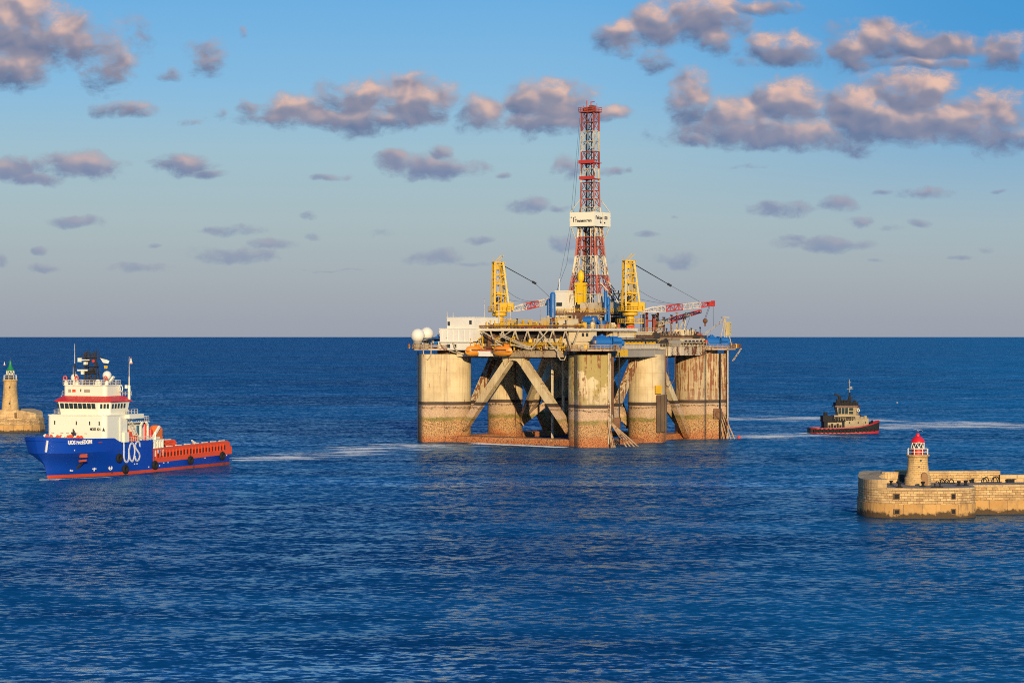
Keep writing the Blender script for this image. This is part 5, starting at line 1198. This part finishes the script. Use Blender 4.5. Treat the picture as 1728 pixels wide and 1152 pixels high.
p = Vector(side_pt(4.6, 5.6, .15)); d = (Vector(side_pt(6.0, 5.6)) - Vector(side_pt(3.4, 5.6))).normalized(); m = MB(); m.beam(p - d * 1.1, p + d * .9, .5, 1.0); m.beam(p - d * 1.4 + Vector((0, .1, -1.3)), p + d * .7 + Vector((0, 0, -1.2)), .4, .5); anc = m.build('anchor', REDW, ship)
m = MB(); q = Vector(side_pt(5.6, 3.0, .02)); m.beam(p + d * .1 + Vector((0, -.1, -1.2)), Vector(side_pt(6.2, 2.2, .06)), .7, .16); m.build('rust_stain', paint('rust_stain', (.055, .045, .04), .8, rust=.7), anc)
for (s, z, kind) in ((10.8, 2.0, 0), (15.6, 2.0, 1), (5.0, 1.75, 2)):
    p = Vector(side_pt(s, z, .08)); d = (Vector(side_pt(s + 1, z)) - Vector(side_pt(s - 1, z))).normalized(); m = MB()
    if kind == 0: m.beam(p - d * .6, p + d * .6, .2); m.beam(p - Vector((0, 0, .6)), p + Vector((0, 0, .6)), .2)
    elif kind == 1: m.torus(p, d.cross(Vector((0, 0, 1))), .5, .12, 14, 6); m.beam(p - d * .4, p + d * .4, .14)
    else: m.beam(p - d * .4, p + d * .4, .2); m.beam(p - d * .3, p - d * .3 + Vector((0, 0, .9)), .2)
    m.build('hull_mark', LWHITE, hull)
for (s, z) in ((1.5, 6.9), (24.5, 2.4), (25.6, 2.4), (38, 2.0), (40, 2.0), (58, 2.3), (69, 2.5), (36, 1.4), (31, 1.3)):
    p = Vector(side_pt(min(s, 33), z, .07)); p.x = 36 - s; m = MB(); m.box(p.x, p.y, p.z, .35, .06, .3); m.build('hull_mark', LWHITE, hull)
m = MB(); p = Vector(side_pt(9.5, 8.6, .08)); m.box(p.x, p.y, p.z, 1.4, .08, .25, .03); m.build('hull_mark', RED, hull)
lettering('lettering', 'KINGSTOWN', .75, paint('faint_yellow', (.75, .5, .2), .5), hull, (-26.5, 9.08, 4.35), (-1, 0, .016), (0, 0, 1), sx=.8) if False else None

# ================================================================== TUG (local x forward = right in the photo)
tug = empty('tugboat', (120.6, 818.0, 0), R(4)); tag(tug, 'small tugboat with red hull, black tyre fenders and tan deckhouse', 'tugboat')
TRD = paint('tug_red', (.42, .02, .03), .45, dirt=.4); TAN = paint('tug_tan', (.36, .28, .155), .55, dirt=.6, rust=.25); TBK = paint('tug_black', (.009, .008, .010), .8)
def tug_out(z, inset=0):
    L = 12.6; pts = []
    for k in range(25):
        t = k / 24; x = -L + 2 * L * t; w_ = 4.0
        if x > 4: w_ = 4.0 * math.sqrt(max(0, 1 - ((x - 4) / (L - 4 + .3)) ** 2))
        if x < -9: w_ = 4.0 * math.sqrt(max(0, 1 - ((-9 - x) / (L - 9 + .6)) ** 2.4))
        pts.append((x, max(.05, w_ - inset)))
    return pts
def tz(x): return 1.5 + .55 * max(0, (x + 6) / 6) ** 1.0 * .5 + max(0, (x - 3) / 9.6) ** 1.6 * 1.7
def tug_shell(name, mat, z0f, z1f, off, par):
    m = MB(); o = tug_out(0, -off); up_ = [(x, y) for x, y in o] + [(x, -y) for x, y in reversed(o)]; n = len(up_)
    v = [(x, y * (.97 if z0f else 1), z0f(x)) for x, y in up_] + [(x + (.25 if x > 8 else 0), y, z1f(x)) for x, y in up_]
    m.add(v, [(i, n + i, n + (i + 1) % n, (i + 1) % n) for i in range(n)]); return m.build(name, mat, par, True)
th = tug_shell('hull', TRD, lambda x: -.8, lambda x: tz(x) + .55, 0, tug)
tug_shell('rubbing_strake', TBK, lambda x: .42 + .55 * max(0, (x) / 12), lambda x: tz(x) + .12, .14, tug)
m = MB(); o = tug_out(0, .2); m.add([(x, y, tz(x) - .2) for x, y in o] + [(x, -y, tz(x) - .2) for x, y in o], [(k, 25 + k, 26 + k, k + 1) for k in range(24)]); m.build('deck', BROWN, tug)
for k in range(15):
    x = -11.2 + k * 1.55; y = [q for q in tug_out(0) if q[0] <= x + .6][-1][1]; m = MB(); m.torus((x, -y - .3, .75 + .6 * max(0, x / 12) + .3), (0, 1, 0), .55, .26, 14, 6); m.build('tyre_fender', TBK, tug, True)
m = MB(); m.bx(-12.9, -9, -3, 3, .3, 1.75); m.build('stern_fender', TBK, tug)
m = MB(); m.bx(-.4, 8.4, -2.9, 2.9, 1.6, 5.3); m.bx(-.6, 8.6, -3.1, 3.1, 5.3, 5.45); dk = m.build('deckhouse', TAN, tug); pane(dk, [((x, -2.9, 3.9), (1, 0, 0), (0, 0, 1), .35, .7) for x in (1.4, 4.6, 7.2)]); pane(dk, [((6.4, -2.9, 3.0), (1, 0, 0), (0, 0, 1), .1, 2.2)], 'door', BROWN)
m = MB(); m.bx(-7.8, -.4, -2.7, 2.7, 1.5, 4.3); m.build('deckhouse', TBK, tug)
m = MB(); m.bx(-6.6, -2.6, -3.0, -2.701, 2.0, 4.0); m.bx(-3.2, -1.4, -3.1, -2.9, 1.8, 4.1); o = m.build('side_frame', TAN, tug)
m = MB()
for k in range(5): m.box(-6 + k * 1.0, -3.2, 1.9, .7, .4, 1.2 + (k % 2) * .5)
m.build('deck_gear', TBK, tug)
m = MB(); m.bx(-8.2, -4.5, -2.4, 2.4, 4.3, 6.4); m.lathe([(.8, 6), (.75, 7.6)], -6.6, 1.0, 10); m.bx(-8.3, 0, -3.0, 3.0, 4.3, 4.6); m.build('engine_casing', TBK, tug)
m = MB(); m.bx(-4.2, 5.2, -2.6, 2.6, 4.7, 6.6); uh = m.build('upper_deckhouse', TAN, tug)
m = MB(); m.rail([(-4.6, -3.1, 4.7), (3.4, -3.1, 4.7)], 1.3, .09, .8, 3)
for k in range(8): m.box(-4.2 + k * .95, -2.85, 4.7, .55, .4, .7 + (k * 7 % 4) * .22)
m.build('deck_gear', TBK, tug)
wb = [(-2.6, -2.2), (3.9, -2.2), (5.0, -1.1), (5.0, 1.1), (3.9, 2.2), (-2.6, 2.2)]; wt = [(-3.2, -2.6), (4.1, -2.6), (5.3, -1.3), (5.3, 1.3), (4.1, 2.6), (-3.2, 2.6)]; m = MB()
m.add([(x, y, 6.6) for x, y in wb] + [(x, y, 9.6) for x, y in wt], [(i, (i + 1) % 6, 6 + (i + 1) % 6, 6 + i) for i in range(6)] + [tuple(range(6, 12))]); tw = m.build('wheelhouse', TAN, tug)
pane(tw, [((x, -2.44, 8.2), (1, 0, 0), (0, -.13, 1), .98, 2.3) for x in (-2.1, -.85, .4)] + [((2.1, -2.54, 8.8), (1, 0, 0), (0, -.13, 1), 1.5, 1.0), ((2.1, -2.38, 7.5), (1, 0, 0), (0, -.13, 1), 1.5, .9)])
m = MB(); m.prism([(-3.8, -3.0), (4.4, -3.0), (5.7, -1.6), (5.7, 1.6), (4.4, 3.0), (-3.8, 3.0)], 9.6, 10.1); m.build('roof', paint('roof_dark_red', (.10, .02, .02), .5), tw)
m = MB(); m.bx(-3.4, 4.6, -2.6, 2.6, 10.1, 11.2); m.box(.6, -1.4, 11.2, 2.4, 1.4, .9); m.box(-2.6, -1.4, 11.2, 1.0, 1.0, 1.2); m.rail([(-3.6, -2.8, 10.1), (4.6, -2.8, 10.1)], 1.7, .08, 1.0, 3); m.box(-.4, -1, 10.9, 1.2, 1, 1.2); m.box(3.6, -1.5, 11, .8, .8, .9); m.build('monkey_island', TBK, tug)
m = MB(); m.lathe([(.7, 9.6), (.6, 13.2)], -1.4, 1.2, 10); m.beam((-1.2, 1.2, 13.2), (-3.2, 1.2, 14.2), .7); m.build('funnel', TBK, tug, True)
m = MB(); m.tube((2.1, 0, 10.9), (2.1, 0, 14.8), .55, 8, r2=.3); m.box(2.4, 0, 12.4, 1.6, .8, .6); m.beam((.8, 0, 11), (2.0, 0, 13.5), .25); m.build('mast', TBK, tug)
m = MB(); m.tube((2.1, 0, 14.6), (2.0, 0, 19.6), .15, 5); m.beam((1.1, 0, 16.0), (3.2, 0, 16.0), .12); m.box(2.6, 0, 16.4, .8, .4, .5); m.beam((1.6, 0, 18.4), (2.6, 0, 18.5), .1); m.build('topmast', GREY, tug)
m = MB(); m.torus((4.6, -2.9, 8.4), (0, 1, 0), .45, .14); m.build('lifebuoy', WHITE, tug, True)
m = MB(); m.lathe([(.7, 5.4), (.7, 6.0), (.4, 6.4)], 7.6, -1.2, 10); m.box(6.2, -1, 5.45, 1.2, 1.4, .5); m.build('vent_cowl', TAN, tug)
m = MB(); m.box(5.6, -1.2, 5.45, .7, .7, 1.5); m.tube((9.8, 0, 3.4), (10.3, -.8, 4.6), .4, 8); m.tube((10.6, .8, 3.4), (10.6, .8, 4.5), .35, 8); m.build('towing_winch', TBK, tug)

# ================================================================== RIGHT BREAKWATER AND LIGHTHOUSE
PIER = stone_mat('pier_masonry', 'pier'); TOW = stone_mat('tower_masonry', 'tower'); SMO = stone_mat('coping_stone', 'smooth'); PAV = stone_mat('paving', 'paving')
bw = empty('breakwater', (95, 452, 0)); tag(bw, 'rounded stone breakwater head below the red topped lighthouse', 'breakwater')
O = Vector((95, 452, 0))
def L_(pts): return [(x - O.x, y - O.y) for x, y in pts]
front = [(71.2, 462), (70.2, 456), (69.2, 450), (68.6, 444), (68.9, 439.6), (70.3, 436.5), (73, 434.5), (77, 433.5), (82, 433.4), (86, 434.2), (88.6, 435.5), (89.9, 437.4), (90.3, 439.6)]
front = spline(front, 4)
right = [(90.6, 443.4), (104, 444.6), (120, 446.6), (150, 450)]
back = [(150, 462), (110, 457), (92, 455), (80, 456), (74, 460)]
poly = L_(front + right + back)
m = MB(); m.prism(poly, -3, 5.35, cap=False); m.build('sea_wall', PIER, bw)
def grow(pts, k, c=(84, 452)): 
    out = []
    for (x, y) in pts:
        d = Vector((x - c[0], y - c[1])); d.normalize(); out.append((x + d.x * k, y + d.y * k))
    return out
m = MB(); m.prism(L_(grow(front, .22) + [(90.9, 443.1), (104, 444.3), (120, 446.3), (150, 449.7)] + back), -3, 2.75); m.build('footing', PIER, bw)
m = MB(); m.prism(L_(grow(front, .06) + [(90.7, 443.25), (104, 444.45), (120, 446.45), (150, 449.85)] + back), 5.35, 5.83); m.build('coping', SMO, bw)
m = MB(); m.prism(L_(grow(front, -.8) + [(90.0, 444.1), (104, 445.3), (120, 447.3), (150, 450.7)] + back), 5.0, 5.86); m.build('paving', PAV, bw)
# parapet round the left end, higher and thick
lp = [(75.2, 459.5), (72.5, 461)] + front[:22] + [(72.4, 434.95), (72.7, 437.0), (72.3, 441), (72.6, 446), (74.4, 449.3)]
m = MB(); m.prism(L_(lp), 5.86, 7.0, ztop=[7.7, 7.6] + [7.4 - .25 * math.sin(math.pi * k / 21) for k in range(22)] + [7.5, 7.5, 7.3, 7.4, 7.9]); m.build('parapet', SMO, bw)
m = MB(); m.prism(L_([(73.8, 449.4), (77.4, 449.8), (77.4, 451.6), (74.2, 452.4)]), 5.86, 8.0); m.build('parapet', SMO, bw)
m = MB(); m.prism(L_([(77.5, 454.6), (84, 453.6), (84, 455), (77.5, 456)]), 5.86, 8.1); m.build('parapet', SMO, bw)
m = MB(); m.prism(L_([(81.0, 450.9), (97.6, 451.6), (97.6, 453.4), (81.0, 452.6)]), 5.86, 7.4); m.build('parapet', PIER, bw)
m = MB(); m.prism(L_([(80.9, 450.75), (97.9, 451.45), (97.9, 453.8), (80.9, 453.0)]), 7.4, 8.1); m.build('parapet_coping', SMO, bw)
m = MB(); m.prism(L_([(97.9, 451.6), (150, 455.8), (150, 457.8), (97.9, 453.6)]), 5.86, 7.3); m.build('parapet', SMO, bw)
m = MB(); m.box(78.2 - O.x, 452.4 - O.y, 5.86, 1.2, 1.0, 1.5); m.build('doorway', DARK, bw)
for (x, y, z, w_, h_, a) in ((74.2, 434.2, 3.8, .85, .85, R(-14)), (85.0, 434.1, 3.8, .65, .9, R(11)), (74.2, 433.9, .95, .85, .7, R(-14)), (85.0, 433.85, .95, .65, .75, R(11))):
    c = Vector((x - O.x, y - O.y, z)); r_ = Vector((math.cos(a), math.sin(a), 0)); nn = Vector((r_.y, -r_.x, 0)); m = MB()
    for s in (-1, 1): m.box(*(c + r_ * s * (w_ / 2 + .1) - nn * .1)[:2], z - .1, .2, .75, h_ + .3, a)
    m.box(*(c - nn * .1)[:2], z + h_, w_, .75, .2, a); m.box(*(c - nn * .1)[:2], z - .15, w_, .75, .15, a); f_ = m.build('opening', SMO, bw)
    m = MB(); m.box(*(c + nn * .05)[:2], z, w_, .3, h_, a); m.build('dark_hollow', BLACK, f_)
# lighthouse with the red dome
lh = empty('lighthouse', (80.0, 443.9, 5.86)); tag(lh, 'stone lighthouse with a red dome and white gallery rail', 'lighthouse')
m = MB(); m.lathe([(2.62, 0), (2.58, 1.35), (2.5, 1.5), (2.35, 1.62), (2.12, 2.9), (1.98, 4.2), (1.92, 5.3), (1.95, 5.45), (2.15, 5.6), (2.3, 5.68), (2.3, 5.9), (2.1, 5.95)], 0, 0, 32)
tower = m.build('tower', TOW, lh, True)
m = MB(); y0 = -2.72
pts = [(-.48, 0), (.48, 0), (.48, 1.9)] + [(.48 * math.cos(R(t)), 1.9 + .48 * math.sin(R(t))) for t in range(20, 180, 20)] + [(-.48, 1.9)]
cx_ = .85
def arched(pts, y0, y1, dx, zz=.05): 
    n = len(pts); mm = MB(); a = [(dx + p, y0, zz + q) for p, q in pts]; b = [(dx + p, y1, zz + q) for p, q in pts]; mm.add(a + b, [tuple(range(n)), tuple(reversed(range(n, 2 * n)))] + [(i + n, (i + 1) % n + n, (i + 1) % n, i) for i in range(n)]); return mm
fr = arched([(p * 1.25, q * 1.06) for p, q in pts], -2.56, -1.5, cx_).build('door_frame', SMO, tower)
arched(pts, -2.60, -1.6, cx_).build('door', paint('door_wood', (.30, .14, .04), .6), tower)
m = MB(); m.box(.25, -2.1, 4.75, .3, .35, .35); m.box(-.1, -2.15, 3.6, .35, .2, .12); m.build('window', DARK, tower)
m = MB(); m.lathe([(1.28, 5.95), (1.28, 7.3), (1.36, 7.32), (1.36, 7.4)], 0, 0, 24); ln = m.build('lantern_base', RED, lh, True)
m = MB(); m.lathe([(1.1, 7.4), (1.12, 8.75)], 0, 0, 16); m.build('lantern_glass', GLASS, lh, True)
m = MB()
for k in range(8):
    a0, a1, am = k * math.pi / 4, (k + 1) * math.pi / 4, (k + .5) * math.pi / 4; r_ = 1.28
    p = lambda t, z: Vector((r_ * math.cos(t), r_ * math.sin(t), z))
    m.tube(p(a0, 7.42), p(am, 8.75), .075, 5); m.tube(p(am, 8.75), p(a1, 7.42), .075, 5); m.tube(p(a0, 8.78), p(a1, 8.78), .11, 5); m.tube(p(a0, 7.44), p(a1, 7.44), .08, 5)
m.build('lantern_bars', WHITE, lh)
DOME = paint('dome_red', (.66, .015, .025), .35, dirt=.1); m = MB(); m.lathe([(1.42, 8.85), (1.42, 8.95), (1.3, 9.3), (1.0, 9.85), (.6, 10.2), (.42, 10.35), (.38, 10.6), (.36, 10.8), (.25, 11.0), (.04, 11.08)], 0, 0, 24); m.build('dome', DOME, lh, True)
m = MB(); r_ = 2.05
for k in range(8):
    a0, a1 = (k + .35) * math.pi / 4, (k + 1.35) * math.pi / 4; p = lambda t, z: Vector((r_ * math.cos(t), r_ * math.sin(t), z))
    m.tube(p(a0, 5.95), p(a0, 7.38), .075, 5)
    for z in (6.65, 7.36): m.tube(p(a0, z), p(a1, z), .065, 5)
m.build('gallery_rail', WHITE, lh)
for o in lh.children:
    if o != tower: o.location.z = 5.95 * .17; o.scale.z = .83
# gull over the dome
g_ = MB(); g_.lathe([(.02, -.42), (.1, -.25), (.14, 0), (.1, .25), (.07, .38), (.02, .5)], 0, 0, 8); g_.v = [(x, z, y) for x, y, z in g_.v]
for s in (-1, 1): g_.add([(s * .08, .15, .05), (s * .08, -.2, .05), (s * .55, -.1, .28), (s * .55, .2, .28), (s * 1.15, -.12, .02), (s * 1.1, .02, .03), (s * .08, .15, .0), (s * .08, -.2, .0), (s * .55, -.1, .24), (s * .55, .2, .24), (s * 1.15, -.12, -.01), (s * 1.1, .02, .0)],
    [(0, 1, 2, 3), (3, 2, 4, 5), (9, 8, 7, 6), (11, 10, 8, 9), (1, 7, 8, 2), (2, 8, 10, 4), (0, 3, 9, 6), (3, 5, 11, 9)])
gu = g_.build('gull', paint('gull_grey_white', (.62, .62, .64), .6), None, True, (80.0, 443.9, 16.5)); gu.rotation_euler = (0, R(8), R(20)); tag(gu, 'grey white gull just above the red lighthouse dome', 'gull')
# ironwork on the quay
def bollard(x, y, label, s=1.0):
    e = empty('bollard', (x, y, 5.86)); tag(e, label, 'bollard', 'black iron bollards on the right breakwater')
    m = MB(); m.lathe([(.36 * s, 0), (.3 * s, .1), (.25 * s, .55 * s), (.36 * s, .7 * s), (.42 * s, .85 * s), (.36 * s, .98 * s)], 0, 0, 14); m.build('post', BLACK, e, True)
    m = MB(); m.lathe([(.6 * s, .0), (.6 * s, .1), (.45 * s, .14)], 0, 0, 14); m.build('base_plate', BLACK, e)
bollard(75.0, 436.0, 'black bollard left of the lighthouse foot, near the light parapet end', 1.15); bollard(79.9, 437.8, 'black bollard right in front of the lighthouse door', 1.05)
bollard(87.4, 440.4, 'first of the pair of black bollards right of the lighthouse', 1.0); bollard(88.9, 441.2, 'second of the pair of black bollards, further from the lighthouse', 1.05)
bollard(92.1, 449.9, 'small slim black bollard against the far parapet wall', .8); bollard(74.6, 443.0, 'black bollard in the shade behind the left parapet', .9)
def ring_horn(x, y, label, n=2, s=1.0):
    e = empty('mooring_ring', (x, y, 5.86)); tag(e, label, 'mooring ring', 'black iron mooring rings by the parapet')
    for k in range(n):
        m = MB(); c = Vector((k * 1.15 * s, 0, .05)); pts = [c + Vector((-.55 * s * math.cos(R(t)), 0, 1.0 * s * math.sin(R(t)))) for t in range(0, 181, 15)]; m.path(pts, .1, 6); m.build('hoop', BLACK, e)
    m = MB(); m.bx(-.8, n * 1.15 * s - .2, -.3, .3, 0, .12); m.build('base_plate', BLACK, e)
ring_horn(85.6, 448.0, 'row of three black iron hoops nearest to the lighthouse', 3, .8); ring_horn(94.8, 450.3, 'tall black iron hoop against the middle of the far parapet', 1, 1.05); ring_horn(96.9, 450.6, 'black iron hoop near the right end of the tall parapet', 1, 1.15)
e = empty('cleat', (82.3, 435.6, 5.86), R(4)); tag(e, 'low black twin horned iron cleat near the quay edge', 'cleat'); m = MB(); m.bx(-1.1, 1.1, -.25, .25, 0, .25); m.build('base_plate', BLACK, e)
for x in (-.5, .5): m = MB(); m.lathe([(.14, .25), (.12, .6), (.2, .75)], x, 0, 8); m.build('horn', BLACK, e)
e = empty('iron_chest', (99.9, 450.7, 5.86), R(5)); tag(e, 'low dark iron chest by the lower parapet at the right edge', 'chest'); m = MB(); m.bx(-.8, .6, -.4, .4, 0, .6); m.build('body', BLACK, e); m = MB(); m.prism([(-.85, -.45), (.65, -.45), (1.1, 0), (.65, .45), (-.85, .45)], .6, .7); m.build('lid', BLACK, e)

# ================================================================== LEFT BREAKWATER AND LIGHTHOUSE
bl = empty('breakwater', (-185, 828, 0)); tag(bl, 'plain stone breakwater head with the green topped lighthouse', 'breakwater'); O = Vector((-185, 828, 0))
fl_ = [(-260, 812), (-200, 818.5), (-186, 820), (-180, 820.6), (-176, 822.4), (-173.4, 826), (-172.6, 831), (-174, 837), (-178, 842), (-260, 846)]
m = MB(); m.prism(L_(fl_), -3, 5.2); m.build('sea_wall', PIER, bl)
m = MB(); m.prism(L_(grow(fl_, .3, (-190, 830))), -3, 2.6); m.build('footing', PIER, bl)
m = MB(); m.prism(L_([(-187.5, 824.5), (-181.5, 824.5), (-179, 822.6), (-174.6, 826), (-173.2, 831), (-175, 837), (-179, 841), (-187.5, 842)]), 5.0, 8.0, ztop=[8.2, 8.2, 8.1, 6.9, 7.1, 7.6, 8.2, 8.2]); m.build('parapet', SMO, bl)
m = MB(); m.prism(L_([(-260, 813), (-187.4, 821.5), (-181.6, 822), (-181.6, 824.4), (-260, 822)]), 4.8, 5.6); m.build('paving', SMO, bl)
l2 = empty('lighthouse', (-184.6, 828.5, 5.2)); tag(l2, 'tall tapering stone lighthouse with a green cone top', 'lighthouse')
m = MB(); m.lathe([(3.5, 0), (3.4, 2.4), (3.15, 2.7), (2.75, 7.5), (2.45, 11.5), (2.4, 13.3), (2.75, 13.6), (2.75, 14.2), (2.3, 14.25)], 0, 0, 28); t2 = m.build('tower', TOW, l2, True)
m = MB(); m.bx(-.1, .8, -3.6, -3.2, .3, 2.5); m.build('door', paint('door_brown', (.12, .04, .02), .6), t2)
for z, y in ((4.9, -3.02), (10.9, -2.56)): m = MB(); m.bx(.1, .6, y, y + .4, z, z + .75); m.build('window', DARK, t2)
m = MB(); m.bx(2.4, 4.4, -4.2, -1, 0, 2.0); m.build('annex', SMO, l2)
m = MB(); m.lathe([(1.45, 14.25), (1.45, 15.9)], 0, 0, 16); m.build('lantern_base', DARK, l2, True)
m = MB(); m.lathe([(1.3, 15.9), (1.3, 17.2)], 0, 0, 14); m.build('lantern_glass', GLASS, l2, True)
m = MB()
for k in range(8):
    a0, a1 = k * math.pi / 4, (k + 1) * math.pi / 4
    for (r_, z0_, z1_) in ((1.42, 16.0, 17.3),):
        p = lambda t, z: Vector((r_ * math.cos(t), r_ * math.sin(t), z)); m.tube(p(a0, z0_), p((a0 + a1) / 2, z1_), .12, 5); m.tube(p((a0 + a1) / 2, z1_), p(a1, z0_), .12, 5); m.tube(p(a0, z1_), p(a1, z1_), .15, 5); m.tube(p(a0, z0_), p(a1, z0_), .13, 5)
    p = lambda t, z: Vector((2.35 * math.cos(t), 2.35 * math.sin(t), z)); m.tube(p(a0, 14.2), p(a0, 15.7), .1, 5); m.tube(p(a0, 15.65), p(a1, 15.65), .1, 5); m.tube(p(a0, 14.9), p(a1, 14.9), .07, 5)
m.build('gallery_rail', WHITE, l2)
m = MB(); m.lathe([(1.6, 17.3), (1.5, 17.6), (.85, 18.6), (.5, 19.4), (.42, 20.4), (.3, 20.9), (.05, 21.2)], 0, 0, 18); m.build('cone_roof', GREEN, l2, True)
m = MB(); m.tube((0, 0, 21), (0, 0, 22.2), .06, 4); m.build('finial', DARK, l2)

# ================================================================== BUOYS AND BIRDS
def buoy(x, y, s, label):
    b = empty('buoy', (x, y, 0)); tag(b, label, 'buoy', 'channel buoys out at sea')
    m = MB(); m.lathe([(2.2, -.6), (2.6, .2), (2.6, 1.2), (1.9, 1.8)], 0, 0, 18); m.v = [tuple(c * s for c in p) for p in m.v]; m.build('float', paint('buoy_salmon', (.74, .36, .24), .5), b, True)
    m = MB()
    for k in range(4): t = k * math.pi / 2 + .4; m.beam((1.5 * math.cos(t), 1.5 * math.sin(t), 1.6), (.6 * math.cos(t), .6 * math.sin(t), 5.0), .4)
    m.lathe([(1.4, 1.8), (.8, 4.6)], 0, 0, 10); m.lathe([(.7, 5), (.75, 6.6), (.3, 7.2)], 0, 0, 10); m.v = [tuple(c * s for c in p) for p in m.v]; m.build('tower', WHITE, b)
    m = MB(); m.lathe([(.35, 7.2), (.35, 8.6), (.1, 9.0)], 0, 0, 8); m.v = [tuple(c * s for c in p) for p in m.v]; m.build('lamp', RED, b)
p = sea_xy(221, 613.6); buoy(p.x, p.y, 1.0, 'salmon and white buoy above the stern of the supply ship')
p = sea_xy(7.5, 616); buoy(p.x, p.y, .55, 'tiny pale buoy at the left edge above the green topped lighthouse')
p = sea_xy(1247, 739.5); m = MB(); m.sphere(0, 0, .25, .75, 14, 8, .7); m.lathe([(.2, .7), (.15, 1.1)], 0, 0, 8); fb_ = m.build('float_marker', paint('float_red', (.8, .08, .03), .4), None, True, (p.x, p.y, 0)); tag(fb_, 'small red float on the water right of the rig', 'float')
p = sea_xy(1514, 680.5); gb = gu.copy(); col.objects.link(gb); gb.location = (p.x, p.y, .4); gb.scale = (1.3, 1.3, 1.3); gb.rotation_euler = (0, 0, R(70)); tag(gb, 'pale gull low over the water above the tugboat wake', 'gull')
